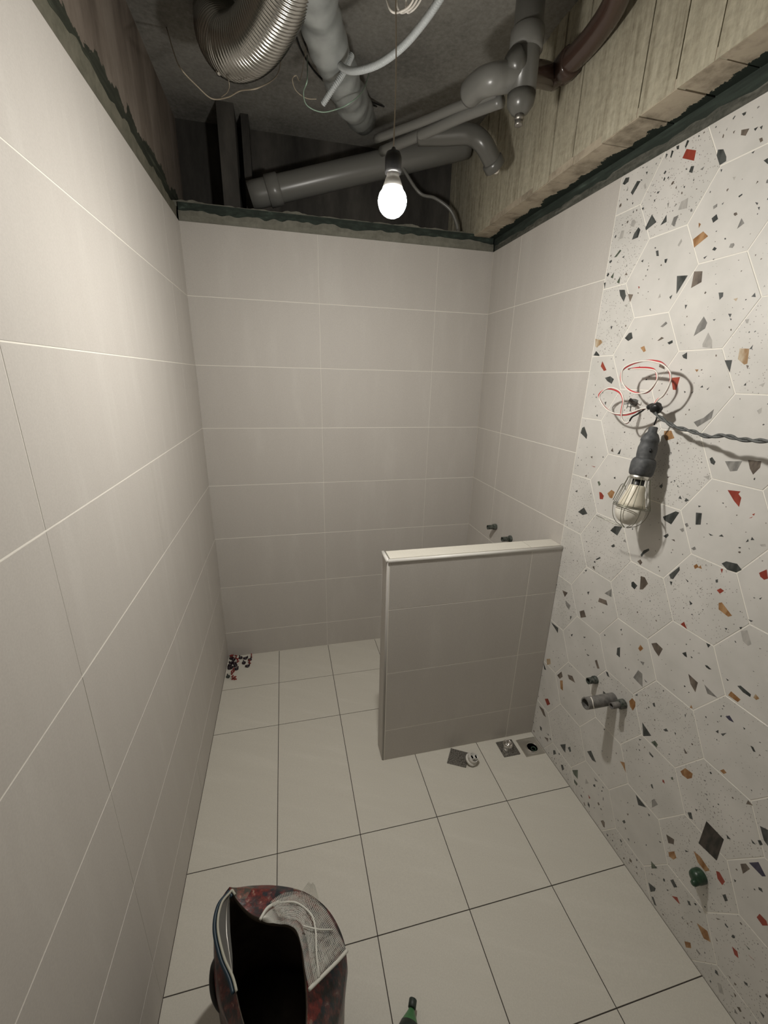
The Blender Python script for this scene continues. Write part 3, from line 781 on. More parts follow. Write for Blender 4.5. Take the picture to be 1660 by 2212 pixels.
# ------------------------------------------------------------------ things in the ceiling void
def pz(x, y, z): return at(x, y, 2, z)
def ribbed(path_pts, r, pitch, amp, name, m, parent=None, seg=28, cap=False):
    path = spline(path_pts, 60)
    # resample evenly so each rib has four rings
    L = [0]
    for i in range(1, len(path)): L.append(L[-1]+(path[i]-path[i-1]).length)
    step = pitch/4; N = int(L[-1]/step); out = []; j = 0
    for k in range(N+1):
        s = k*step
        while j < len(L)-2 and L[j+1] < s: j += 1
        t = (s-L[j])/max(1e-9, L[j+1]-L[j]); out.append(path[j].lerp(path[j+1], t))
    V, F = sweep(out, lambda s: r + amp*math.cos(2*PI*s/pitch), seg, cap)
    return mesh_obj(name, V, F, m, parent, smooth=True)
duct_path = [pz(690, -260, 2.64), pz(640, -120, 2.62), pz(598, 0, 2.60), pz(552, 80, 2.585), pz(505, 105, 2.60), pz(478, 80, 2.66), pz(470, 30, CZ+.01)]
t = tag(empty('flexible_duct', duct_path[3]), 'ribbed shiny aluminium flexible duct curving down at upper left', 'duct')
o = ribbed(duct_path, .074, .0115, .0038, 'corrugated_hose', M_ALU); local(o, t)
pc = pz(472, 152, 2.555)
o = lathe('clamp_screw', [(.004, 0), (.010, .002), (.010, .010), (.004, .014)], M_CHROME, None, frame(pc, (.3, -.5, -1)), seg=10); local(o, t)
wrap = [pz(660, -300, 2.62), pz(668, -120, 2.62), pz(690, 30, 2.61), pz(722, 130, 2.62), pz(752, 200, 2.65), pz(775, 240, 2.72), pz(785, 255, CZ+.02)]
path = spline(wrap, 16)
V, F = sweep(path, lambda s: .060 + .004*math.sin(s*31) + .002*math.sin(s*83+1), 26, True)
V = [v + Vector((noise.noise(v*14), noise.noise(v*14+Vector((5, 5, 5))), noise.noise(v*14+Vector((9, 0, 3)))))*.007 for v in V]
tag(mesh_obj('wrapped_duct', V, F, M_WRAP, smooth=True), 'pale plastic-wrapped duct sagging above the bulb', 'duct')
for pts, lab in (([pz(1010, -120, 2.50), pz(955, -10, 2.48), pz(905, 62, 2.47), pz(862, 108, 2.47), pz(815, 140, 2.48), pz(770, 153, 2.50), pz(742, 147, 2.54), pz(722, 125, 2.60)], 'long white corrugated conduit arcing across the ceiling right of the ducts'),
                 ([pz(760, 120, 2.62), pz(742, 158, 2.56), pz(722, 188, 2.52), pz(697, 226, 2.49)], 'short stub of white corrugated conduit ending beside the pale green wire loop')):
    tag(ribbed(pts, .0082, .006, .0016, 'conduit', M_COND, seg=12, cap=True), lab, 'conduit')
def wire(name, px, z, r, m, lab, cat='wire', n=10):
    pts = [pz(*q[:2], q[2] if len(q) > 2 else z) for q in px]
    return tag(tube(name, pts, r, m, n=n, seg=6), lab, cat)
wire('wire', [(664, 120, 2.72), (664, 172), (656, 200), (664, 228), (695, 242), (728, 236), (757, 222), (785, 195, 2.62), (800, 150, CZ)], 2.52, .0018, M_GRNW, 'thin pale green wire hanging in a round loop left of the bulb cord')
wire('wire', [(664, 90, 2.75), (650, 170, 2.6), (640, 163), (632, 172), (640, 196), (662, 212), (684, 214)], 2.53, .0014, M_TANW, 'thin dull wire curl just left of the green wire loop')
wire('wire', [(360, 60, CZ), (378, 120, 2.6), (392, 150), (425, 185), (458, 213), (492, 210), (520, 196), (560, 189), (600, 160, 2.66), (610, 100, CZ)], 2.50, .0020, M_TANW, 'pale tan wire sagging under the end of the aluminium duct')
wire('wire', [(482, 150, 2.56), (495, 178), (492, 198), (478, 210)], 2.505, .0013, M_TANW, 'short thin strand hanging from the aluminium duct onto the tan wire')
for (ox, seed) in ((0, 1), (26, 2), (52, 3)):
    r_ = random.Random(seed)
    wire('wire', [(812+ox, -160, CZ), (826+ox, -60, 2.6), (842+ox*.7, 18), (868+ox*.4, 24), (892+ox*.3, 2), (905+ox*.5, -60), (910, -140, CZ)], 2.50+ox*.0005, .0028, M_WHW,
         ['innermost of three pale wire loops at the top edge right of the bulb cord', 'middle of three pale wire loops at the top edge right of the bulb cord', 'outermost of three pale wire loops at the top edge right of the bulb cord'][seed-1])
# dark cables running beside the wrapped duct
for i, (dx, z) in enumerate(((0, 2.73), (14, 2.74), (30, 2.73))):
    wire('cable', [(622+dx, -220, CZ), (625+dx, -60), (632+dx, 40), (652+dx, 110), (690+dx, 165), (740+dx, 205, 2.72), (800+dx, 230, CZ)], z, .0035, M_BLACK,
         ['leftmost of three dark cables following the curve of the wrapped duct', 'middle of three dark cables following the curve of the wrapped duct', 'rightmost of three dark cables following the curve of the wrapped duct'][i], 'cable')
# brown pipe under the slab beside the beam
z0 = 2.60
bp = [pz(1400, -150, z0), pz(1355, -60, z0), pz(1322, 20, z0), pz(1290, 85, z0), pz(1262, 135, z0), pz(1240, 160, z0), pz(1215, 172, z0+.01)]
bp = [Vector((min(p.x, bx-.045), p.y, p.z)) for p in bp]
t = tag(empty('brown_pipe', bp[3]), 'glossy brown pipe under the slab bending beside the concrete beam', 'pipe')
o = tube('pipe', bp, .034, M_BPVC, seg=22); local(o, t)
d_ = (bp[-1]-bp[-2]).normalized()
o = lathe('collar', [(.036, 0), (.041, .003), (.041, .045), (.036, .05)], M_BPVC, None, frame(bp[4], (bp[5]-bp[4])), seg=22); local(o, t)
# grey stack with tee, elbow and cleanout
sb = pz(1127, 205, 2.47)
t = tag(empty('drain_stack', sb), 'grey vertical drain pipe with tee, elbow and capped bottom near the beam', 'pipe')
vz = CZ - sb.z
o = tube('riser', [sb+Vector((0, 0, .0)), sb+Vector((0, 0, vz))], .042, M_GPVC, raw=True, seg=24); local(o, t)
for h in (.10,): 
    o = lathe('collar', [(.043, 0), (.049, .003), (.049, .05), (.043, .054)], M_GPVC2, None, frame(sb+Vector((0, 0, h)), (0, 0, 1)), seg=24); local(o, t)
o = lathe('bottom_cap', [(.008, -.052), (.026, -.045), (.040, -.026), (.043, 0)], M_GPVC, None, frame(sb, (0, 0, 1)), seg=22); local(o, t)
o = lathe('cleanout_plug', [(.010, -.078), (.0125, -.076), (.0125, -.066), (.010, -.064), (.014, -.062), (.014, -.050)], M_STEELD, None, frame(sb, (0, 0, 1)), seg=12); o['label'] = 'small metal plug under the cap'; local(o, t)
e0 = sb+Vector((0, 0, .05)); e1 = pz(1062, 172, 2.50)
o = tube('tee_branch', [e0, e0.lerp(e1, .6)+Vector((0, 0, .0)), e1, e1+Vector((-.015, .05, .012)), e1+Vector((-.02, .11, .02))], .038, M_GPVC2, seg=20); local(o, t)
o = tube('side_inlet', [e0, pz(1108, 118, 2.54)], .028, M_GPVC, raw=True, seg=18); local(o, t)
e3 = bp[-1]
o = tube('side_branch', [e0, e0.lerp(e3, .5)+Vector((0, 0, .005)), e3], .033, M_BPVC, seg=18); local(o, t)
# parallel small pipes running back from the stack
for k, (a, c, r, z, lab) in enumerate((((1075, 202), (915, 262), .015, 2.54, 'upper of two thin grey pipes running back from the drain stack'), ((1085, 218), (925, 285), .019, 2.52, 'lower of two thin grey pipes running back from the drain stack'))):
    p0 = pz(*a, z); p1 = pz(*c, z+.02)
    tag(tube('grey_pipe', [p0, p0.lerp(p1, .5)+Vector((0, 0, .004)), p1, p1+(p1-p0)*.8], r, M_GPVC2, seg=14), lab, 'pipe')
# hanging trap with bright plug
tp = [pz(905, 292, 2.55), pz(960, 292, 2.54), pz(1012, 290, 2.53), pz(1040, 305, 2.50), pz(1058, 335, 2.465), pz(1070, 362, 2.435)]
t = tag(empty('drain_trap', tp[3]), 'grey curved drain pipe ending in a small pale plug, low beside the beam', 'pipe')
o = tube('bend', tp, .034, M_GPVC, seg=22); local(o, t)
dd = (tp[-1]-tp[-2]).normalized()
o = lathe('collar', [(.035, 0), (.040, .003), (.040, .03), (.034, .034)], M_GPVC, None, frame(tp[-1]-dd*.03, dd), seg=22); local(o, t)
o = lathe('plug', [(.011, 0), (.013, .004), (.013, .014), (.008, .020)], M_WHW, None, frame(tp[-1]+dd*.001, dd), seg=14); o['label'] = 'pale threaded plug'; local(o, t)
# big waste pipe crossing the void behind
p0, p1 = Vector((.30, .17, 2.44)), Vector((1.10, .10, 2.66))
t = tag(empty('waste_pipe', p0), 'large dull pipe crossing the dark void behind the back wall ledge', 'pipe')
o = tube('pipe', [p0, p0.lerp(p1, .5), p1, p1+Vector((.25, -.02, .07))], .058, M_GPVC2, seg=24); local(o, t)
o = lathe('collar', [(.059, 0), (.066, .004), (.066, .06), (.059, .064)], M_GPVC2, None, frame(p0.lerp(p1, .1), p1-p0), seg=24); local(o, t)
# flexible hose dropping to the ledge, right of the bulb
hp = [at(905, 415, 1, .06), at(940, 428, 1, .06), at(972, 452, 1, .05), at(986, 480, 1, .045), at(990, 502, 1, .045)]
t = tag(empty('water_hose', hp[-1]), 'thin hose curving down to a fitting on the back wall ledge right of the bulb', 'hose')
o = tube('hose', [hp[0]+Vector((-.10, .02, .12))]+hp, .0075, M_GPVC2, seg=10); local(o, t)
o = lathe('fitting', [(.016, -.035), (.016, -.012), (.011, -.010), (.011, .012), (.0085, .014)], M_PVCG, None, frame(hp[-1], (0, 0, 1)), seg=12); local(o, t)

# ------------------------------------------------------------------ pipe stubs in the walls
def stub(name, mouth_px, l, r, lab, m, flange=None, thread=False, root_extra=None, bite=.0):
    p = at(*mouth_px, 0, W-l)
    t = tag(empty(name, (W, p.y, p.z)), lab, 'pipe stub')
    M = frame((W+.004, p.y, p.z), (-1, 0, 0)); L_ = l+.004; ri = r*.80
    n = 9 if thread else 2
    prof = []
    for k in range(n+1):
        h = L_*k/n
        prof.append((r + (.0006 if thread and k % 2 else 0), h))
    prof += [(ri, L_), (ri, L_-.05 if l > .06 else L_*.35), (1e-6, L_-.05 if l > .06 else L_*.35)]
    o = lathe('pipe', prof, m, None, M, seg=26, smooth=False); local(o, t)
    o = lathe('bore_shade', [(ri*.99, L_-.03 if l > .06 else L_*.45), (1e-6, L_-.0301 if l > .06 else L_*.45-.0001)], M_DARK, None, M, seg=20); local(o, t)  # black disc paints the shade inside the pipe
    if flange:
        fr, fl = flange
        o = lathe('flange', [(fr*.97, 0), (fr, .002), (fr, fl), (fr*.9, fl+.002), (r, fl+.002)], M_FITG, None, M, seg=22); local(o, t)
    return t, p
t, p = stub('drain_pipe_stub', (1265, 1520), .117, .0205, 'wide grey waste pipe stub jutting from the terrazzo wall, between two small fittings', M_PVCG)
o = tube('cement_smear', [p+Vector((.022, .004, .0205)), p+Vector((.018, -.010, .018)), p+Vector((.016, -.018, .008)), p+Vector((.020, -.0205, -.004))], .0022, M_WHW, None, seg=6); o['label'] = 'white glue smear near the mouth'; local(o, t)
stub('water_pipe_stub', (1271, 1471), .034, .0115, 'small green-black threaded fitting above the wide waste pipe stub', M_FITG, flange=(.0150, .013), thread=True)
stub('water_pipe_stub', (1321, 1525), .051, .0105, 'small threaded fitting right of the wide waste pipe stub', M_PVCG, flange=(.0165, .022), thread=True)
stub('shower_pipe_stub', (1054, 1139), .050, .0120, 'small threaded shower fitting on grey tiles, farther one from the half wall', M_FITG, flange=(.0165, .020), thread=True)
stub('shower_pipe_stub', (1085, 1165), .050, .0120, 'threaded shower fitting half hidden behind the half wall cap', M_FITG, flange=(.0175, .012), thread=True)
p = at(1497, 1897, 0, W-.03); t = tag(empty('pipe_plug', (W, p.y, p.z)), 'dark green rounded pipe plug low on the terrazzo wall', 'pipe plug')
M = frame((W+.002, p.y, p.z), (-1, 0, 0))
o = lathe('plug_body', [(.019, 0), (.020, .004), (.0195, .018), (.017, .026), (.010, .031), (1e-6, .032)], M_PLUG, None, M, seg=22); local(o, t)
o = lathe('plug_grip', [(.0085, .018), (.0085, .036), (.006, .040), (1e-6, .041)], M_PLUG, None, M @ Matrix.Translation((-.008, .006, 0)), seg=14); local(o, t)

# ------------------------------------------------------------------ work lamp, its cord and wires
Xb = 1.450
def pw(x, y, xx=Xb): return at(x, y, 0, xx)
def z4(x, y): return (1270+x/4.256, 760+y/4.256)
top = pw(1413, 922, 1.462); tip = pw(1352, 1139, 1.415)
ax = (tip-top); LL = ax.length; ax.normalize()
t = tag(empty('work_lamp', top), 'hanging caged work lamp with grey rubber handle on the terrazzo wall', 'work lamp')
M = frame(top, ax, (0, -1, 0))
s = LL/.275
hprof = [(.008, 0), (.0105, .002), (.0108, .014), (.0165, .020), (.0210, .030), (.0225, .036), (.0205, .040), (.0210, .048), (.0230, .056), (.0225, .075), (.0215, .082), (.0235, .088)]
o = lathe('handle', [(r*s, h*s) for r, h in hprof], M_HANDLE, None, M, seg=26); local(o, t)
# flatter, boxier lower grip
V = []; F = []
secs = [(.0235, .084), (.0275, .090), (.0290, .098), (.0285, .118), (.0270, .127), (.0235, .131)]
sg = 24
for r, h in secs:
    for k in range(sg):
        a = 2*PI*k/sg; c, sn = math.cos(a), math.sin(a)
        q = (abs(c)**4 + abs(sn)**4)**(-.25); q = 1+(q-1)*.55
        V.append(M @ Vector((r*s*q*c*.93, r*s*q*sn*.93, h*s)))
for i in range(len(secs)-1):
    for k in range(sg): k2 = (k+1) % sg; F.append((i*sg+k, i*sg+k2, (i+1)*sg+k2, (i+1)*sg+k))
F.append(tuple(range(sg-1, -1, -1))); F.append(tuple((len(secs)-1)*sg+k for k in range(sg)))
o = mesh_obj('handle_grip', V, F, M_HANDLE, None, smooth=True); local(o, t)
o = tube('switch', [M @ Vector((.020*s, .010*s, .060*s)), M @ Vector((.0235*s, .012*s, .064*s))], .0045, M_BLACK, None, raw=True); local(o, t)
o = lathe('collar', [(.0225*s, .130*s), (.0240*s, .131*s), (.0240*s, .1395*s), (.0225*s, .1405*s)], M_STEEL, None, M, seg=24); local(o, t)
o = tube('collar_screw', [M @ Vector((-.004*s, -.024*s, .135*s)), M @ Vector((-.006*s, -.034*s, .134*s))], .0026, M_STEEL, None, raw=True, seg=8); local(o, t)
o = lathe('lamp_neck', [(.015*s, .140*s), (.0150*s, .155*s), (.0175*s, .160*s)], M_BLACK, None, M, seg=20); local(o, t)
o = lathe('lamp_body', [(.0170*s, .156*s), (.0195*s, .160*s), (.0225*s, .175*s), (.0310*s, .205*s), (.0350*s, .220*s)], M_LBODY, None, M, seg=30); local(o, t)
dome = [(.0350*s, .220*s)] + [(.0362*s*math.cos(a), (.230 + .037*math.sin(a))*s) for a in [PI/2*k/7 for k in range(8)]]
dome[-1] = (1e-6, dome[-1][1])
o = lathe('lamp_dome', dome, M_LDOME, None, M, seg=30); local(o, t)
# cage: ring, ribs above, ribs below that meet at the end
rc, rr = .0265*s, .0445*s; hc, hr, he = .136*s, .214*s, .274*s
wires = []
def cagewire(name, pts, r=.0009, n=6): wires.append(tube(name, [M @ Vector(p) for p in pts], r, M_ZINC, None, n=n, seg=6))
cagewire('cage_ring', [(rr*math.cos(a), rr*math.sin(a), hr) for a in [2*PI*k/18 for k in range(19)]], .0013, 3)
cagewire('cage_ring', [((rr+.001)*math.cos(a), (rr+.001)*math.sin(a), hr+.004) for a in [2*PI*k/18 for k in range(19)]], .0010, 3)
for k in range(12):
    a = 2*PI*k/12+.1; a2 = a+.10
    cagewire('cage_rib', [(rc*math.cos(a), rc*math.sin(a), hc), (rc*1.15*math.cos(a), rc*1.15*math.sin(a), hc+.020*s), (rr*math.cos(a2), rr*math.sin(a2), hr)])
for k in range(6):
    a = 2*PI*k/6+.25
    cagewire('cage_rib', [(rr*math.cos(a), rr*math.sin(a), hr), (rr*.90*math.cos(a), rr*.90*math.sin(a), hr+.028*s), (rr*.60*math.cos(a), rr*.60*math.sin(a), he-.010*s), (rr*.10*math.cos(a), rr*.10*math.sin(a), he+.002)])
q0, q1, q2, q3 = pw(1350, 1139, 1.41), pw(1325, 1130, 1.40), pw(1306, 1121, 1.39), pw(1289, 1113, 1.385)
wires.append(tube('hook', [q0, q1, q2, q3], .0012, M_ZINC, None, seg=6))
q = [pw(*c_, 1.405) for c_ in ((1325, 1080), (1338, 1055), (1344, 1046), (1350, 1047), (1352, 1058))]
wires.append(tube('hook', q, .0011, M_ZINC, None, seg=6))
cage = wires[0]; local(cage, t); cage.name = 'wire_cage'
for o in wires[1:]: o.parent = cage; o.location = Vector(o.location) - t.location - cage.location

# taped joint
bc = pw(1418, 881, 1.452)
t = tag(empty('taped_joint', bc), 'lump of black electrical tape joining the wires above the work lamp', 'taped joint')
bm = bmesh.new(); bmesh.ops.create_icosphere(bm, subdivisions=3, radius=.0165)
for v in bm.verts:
    v.co = Vector((v.co.x*.9, v.co.y*1.05, v.co.z*.95)) * (1+.25*noise.noise(v.co*90)); v.co += bc
o = bm_obj('tape_lump', bm, M_BLACK, None, smooth=True); local(o, t)
o = tube('tape_tail', [bc, pw(*z4(600, 495)), pw(*z4(560, 512))], .0075, M_BLACK, None, seg=10); local(o, t)
o = tube('hook_wire', [bc, bc.lerp(pw(1419, 883, W), .5), pw(1419, 883, W+.003)], .0028, M_BLACK, None, seg=8); o['label'] = 'stiff wire hook into the wall'; local(o, t)
tag(tube('wire', [bc+Vector((-.004, 0, -.012)), pw(*z4(640, 590), 1.456), top+Vector((0, 0, .006))], .0022, M_BLACK, seg=8), 'short black wire the work lamp hangs from', 'wire')
# twisted supply cord going out of the frame
cpx = [(600, 535), (650, 590), (735, 648), (810, 690), (960, 730), (1060, 765), (1130, 780), (1250, 768), (1330, 785), (1400, 803), (1500, 812), (1660, 820), (1900, 815), (2200, 780)]
cx = [1.448, 1.447, 1.446, 1.444, 1.44, 1.435, 1.43, 1.425, 1.42, 1.415, 1.41, 1.40, 1.39, 1.38]
cp = [bc+Vector((-.006, -.0, -.010))] + [pw(*z4(*q_), xx) for q_, xx in zip(cpx, cx)]
path = spline(cp, 14)
t = tag(empty('power_cord', path[0]), 'dusty grey twisted power cord running right from the taped joint', 'cord')
for ph in (0, PI):
    sp_ = []; s_ = 0
    for i, q_ in enumerate(path):
        if i: s_ += (path[i]-path[i-1]).length
        d = (path[min(i+1, len(path)-1)]-path[max(i-1, 0)]).normalized()
        n1 = d.cross(Z).normalized(); n2 = d.cross(n1)
        a = s_*2*PI/.075+ph; sp_.append(q_+(n1*math.cos(a)+n2*math.sin(a))*.0028)
    V, F = sweep(sp_, .0030, 8); o = mesh_obj('strand', V, F, M_CORD, None, smooth=True); local(o, t)
# red and white pair
loopA = [(570, 490), (640, 445), (700, 400), (745, 320), (762, 240), (748, 170), (690, 108), (620, 88), (540, 82), (430, 104), (340, 150), (308, 205), (312, 270), (360, 335), (420, 372), (480, 382), (550, 368), (605, 320), (638, 250), (625, 180), (580, 155), (480, 150), (375, 160)]
loopB = [(570, 495), (500, 525), (430, 555), (340, 576), (240, 566), (165, 515), (110, 430), (112, 385), (170, 342), (240, 340), (300, 375), (325, 445), (318, 520), (312, 590), (330, 640), (358, 655), (385, 638)]
def lx(px, i, n): return 1.446 - .018*math.sin(PI*i/n)
for name, col, off, m in (('red', 'red', (-2, -7), M_REDW), ('white', 'white', (3, 8), M_WHW)):
    t = tag(empty('loose_wire', bc), 'thin %s insulated wire looping beside the taped joint' % col, 'wire')
    for lp, a in ((loopA, 1), (loopB, 2)):
        pts = [pw(*z4(x_+off[0]+3*math.sin(i*1.7+a), y_+off[1]*math.cos(i*.9+a*.5)*1.0), lx(0, i, len(lp)) + (.002 if col == 'red' else 0)) for i, (x_, y_) in enumerate(lp)]
        pts[0] = bc + Vector((-.002, .010, 0))
        o = tube('strand', pts, .0022, m, None, n=8, seg=6); local(o, t)
tw = [pw(*z4(385, 638), 1.443), pw(*z4(410, 600), 1.444), pw(*z4(455, 575), 1.446), pw(*z4(500, 545), 1.447), pw(*z4(550, 512), 1.45), bc]
tag(tube('wire', tw, .0026, M_BLACK, seg=8), 'black taped wire end between the loose wires and the taped joint', 'wire')
# conduit stub with bare strands coming out of the wall
wp_ = at(*z4(410, 470), 0, W-.012)
t = tag(empty('wall_cable_stub', (W, wp_.y, wp_.z)), 'small dark cable outlet with stray strands left of the taped joint', 'cable stub')
o = lathe('outlet', [(.011, 0), (.011, .010), (.008, .022), (.004, .028)], M_PVCG, None, frame((W+.003, wp_.y, wp_.z), (-1, 0, .25)), seg=12); local(o, t)
for qs in (((410, 445), (370, 475), (335, 480)), ((415, 440), (450, 460), (465, 445)), ((400, 430), (385, 445), (360, 520)), ((400, 490), (395, 530), (392, 545))):
    o = tube('strand', [Vector((W-.004, wp_.y, wp_.z))]+[at(*z4(*q_), 0, W-.022+.004*i) for i, q_ in enumerate(qs)], .0013, M_CORD, None, seg=6); local(o, t)

# ------------------------------------------------------------------ drains on the floor
def ring_frame(name, x0, x1, y0, y1, w, h, m, root):
    for (a, b_, c, d) in ((x0, x1, y0, y0+w), (x0, x1, y1-w, y1), (x0, x0+w, y0+w, y1-w), (x1-w, x1, y0+w, y1-w)):
        local(box(name, a, b_, c, d, -.001, h, m, bev=.0006), root)
cx0, cy0 = 1.3405, -.9485
t = tag(empty('floor_drain', (cx0, cy0, 0)), 'square embossed drain cover with polished domed cup, left of the open drain', 'floor drain')
local(box('cover_plate', cx0-.041, cx0+.041, cy0-.041, cy0+.041, -.001, .0035, M_GRATE, bev=.001), t)
o = lathe('cup', [(.023, .0035), (.0235, .007), (.0215, .022), (.0225, .027), (.0205, .0285), (.0185, .026), (.016, .016), (.008, .012), (1e-6, .0115)], M_CHROME, None, frame((cx0-.002, cy0+.002, 0), (0, 0, 1)), seg=32); local(o, t)
o = lathe('knob', [(.0075, .011), (.0085, .014), (.006, .018), (1e-6, .019)], M_CHROME, None, frame((cx0-.002, cy0+.002, 0), (0, 0, 1)), seg=18); local(o, t)
cx1, cy1 = 1.4480, -.9635
t = tag(empty('floor_drain', (cx1, cy1, 0)), 'open square drain with polished tray and dark round hole, against the wall', 'floor drain')
ring_frame('rim', cx1-.049, cx1+.049, cy1-.046, cy1+.046, .005, .004, M_STEEL, t)
# concave tray with a round hole
V = []; F = []; n_ = 32; hc_ = (cx1+.004, cy1-.008); rh = .026
for ring_ in range(5):
    f = ring_/4
    for k in range(n_):
        a = 2*PI*k/n_; c_, s_ = math.cos(a), math.sin(a); q_ = 1/max(abs(c_), abs(s_))
        ox, oy = cx1+.045*q_*c_*.99, cy1+.042*q_*s_*.99; ix, iy = hc_[0]+rh*c_, hc_[1]+rh*s_
        V.append((ox+(ix-ox)*f, oy+(iy-oy)*f, .0025 - .0*f + (-.0012*math.sin(PI*f) if ring_ < 4 else 0)))
for r_ in range(4):
    for k in range(n_): k2 = (k+1) % n_; F.append((r_*n_+k, r_*n_+k2, (r_+1)*n_+k2, (r_+1)*n_+k))
local(mesh_obj('tray', V, F, M_STEEL, None, smooth=True), t)
o = lathe('collar', [(rh-.0005, .002), (rh+.0015, .004), (rh+.0005, .0075), (rh-.002, .0078), (rh-.003, .003), (rh-.003, .0015)], M_CHROME, None, frame((hc_[0], hc_[1], 0), (0, 0, 1)), seg=32, endcap=False); local(o, t)
o = lathe('hole', [(rh-.002, .0012), (1e-6, .0011)], M_DARK, None, frame((hc_[0], hc_[1], 0), (0, 0, 1)), seg=32); local(o, t)  # black disc, painted shade of the opening; the floor beneath is solid
o = lathe('inner_cup', [(.012, .0012), (.012, .004), (.0095, .004), (.0085, .0015)], M_PLUG, None, frame((hc_[0]+.004, hc_[1]-.006, 0), (0, 0, 1)), seg=20, endcap=False); local(o, t)
# loose cover
gp = [(1.0789, -.8935), (1.153, -.937), (1.1061, -1.0015), (1.0324, -.9621)]
cxx = sum(p_[0] for p_ in gp)/4; cyy = sum(p_[1] for p_ in gp)/4
V = [(p_[0], p_[1], z_) for z_ in (.0, .003) for p_ in gp]
t = tag(mesh_obj('drain_cover', [(v[0]-cxx, v[1]-cyy, v[2]) for v in V], [(0, 1, 2, 3), (7, 6, 5, 4), (0, 4, 5, 1), (1, 5, 6, 2), (2, 6, 7, 3), (3, 7, 4, 0)], M_GRATE),
        'loose square embossed steel drain cover lying askew at the foot of the half wall', 'drain cover'); t.location = (cxx, cyy, 0)
# white plastic trap insert, tilted
ip = Vector((1.138, -.978, .003)); nz = Vector((.28, -.30, .80)).normalized()
M = frame(ip + nz*.012 + Vector((0, 0, .008)), nz, (1, 0, 0))
M_PW = mat('white plastic insert', (.62, .60, .55), .4)
t = tag(empty('trap_insert', ip), 'white plastic drain insert with two holes, lying on the loose cover', 'drain insert')
o = lathe('flange', [(.023, -.010), (.0275, -.009), (.0275, -.003), (.0235, -.001), (.0215, .0)], M_PW, None, M, seg=30); local(o, t)
o = lathe('body', [(.0215, -.002), (.0205, .018), (.0185, .018), (.0175, .006), (1e-6, .0055)], M_PW, None, M, seg=30); local(o, t)
for sx in (-1, 1):
    o = lathe('socket', [(.0105, .005), (.0105, .024), (.0092, .024), (.0090, .007)], M_PW, None, M @ Matrix.Translation((sx*.0108, 0, 0)), seg=18); local(o, t)
    o = lathe('bore_shade', [(.0091, .0150), (1e-6, .0149)], M_DARK, None, M @ Matrix.Translation((sx*.0108, 0, 0)), seg=18); local(o, t)  # black disc paints the shade down the socket

# ------------------------------------------------------------------ tile levelling pieces in the corner
M_CAPR = mat('dark levelling cap', (.020, .011, .016), .4); M_PCR = mat('red levelling clip', (.24, .03, .026), .4); M_GRC = mat('grey green cap', (.045, .055, .045), .5)
def cap_piece(x_, y_, z_, tilt, rz, m):
    r_ = tag(empty('levelling_disc', (x_, y_, z_)), 'small dark round tile levelling disc heaped in the back left corner', 'levelling disc', 'dark levelling discs in the back left corner')
    r_.rotation_euler = (tilt, 0, rz)
    for nm, pf in (('body', [(.0105, 0), (.0115, .002), (.0115, .006), (.0085, .008), (.0045, .008), (.0045, .003), (1e-6, .003)]), ):
        o = lathe(nm, pf, m, None, None, seg=14); o.parent = r_
    for k in range(2):
        o = box('wing', -.0025, .0025, .008 if k else -.0145, .0145 if k else -.008, .002, .014, m, bev=.0008); o.parent = r_
    return r_
def clip_piece(x_, y_, z_, tilt, rz):
    r_ = tag(empty('levelling_clip', (x_, y_, z_)), 'small red tile levelling clip heaped in the back left corner', 'levelling clip', 'red levelling clips in the back left corner')
    r_.rotation_euler = (tilt, 0, rz)
    o = box('foot', -.009, .009, -.004, .004, 0, .003, M_PCR, bev=.0006); o.parent = r_
    o = box('stem', -.003, .003, -.0015, .0015, .003, .018, M_PCR, bev=.0005); o.parent = r_
    o = box('head', -.008, .008, -.003, .003, .017, .022, M_PCR, bev=.0008); o.parent = r_
    return r_
rg = random.Random(4)
for i, (px_, py_) in enumerate([(497, 1421), (505, 1424), (500, 1431), (495, 1436), (507, 1432), (492, 1443), (500, 1441), (509, 1437), (511, 1444), (520, 1420), (531, 1421), (540, 1424), (527, 1431), (535, 1438)]):
    p_ = at(px_, py_, 2, .006); p_.x = max(.020, p_.x); p_.y = min(-.020, p_.y)
    cap_piece(p_.x, p_.y, .0, rg.uniform(-.1, .1), rg.uniform(0, 3), M_CAPR)
cap_piece(max(.02, at(493, 1461, 2, .005).x), at(493, 1461, 2, .005).y, 0, 0, .4, M_GRC)['label'] = 'grey-green round levelling disc nearest the camera in the corner heap'
for px_, py_ in [(500, 1409), (503, 1414), (510, 1419), (514, 1426), (543, 1416), (539, 1429), (505, 1447), (501, 1452), (503, 1463), (508, 1464)]:
    p_ = at(px_, py_, 2, .012); p_.x = max(.018, p_.x); p_.y = min(-.014, p_.y)
    clip_piece(p_.x, p_.y, .0, rg.uniform(-.1, .1), rg.uniform(0, 3))

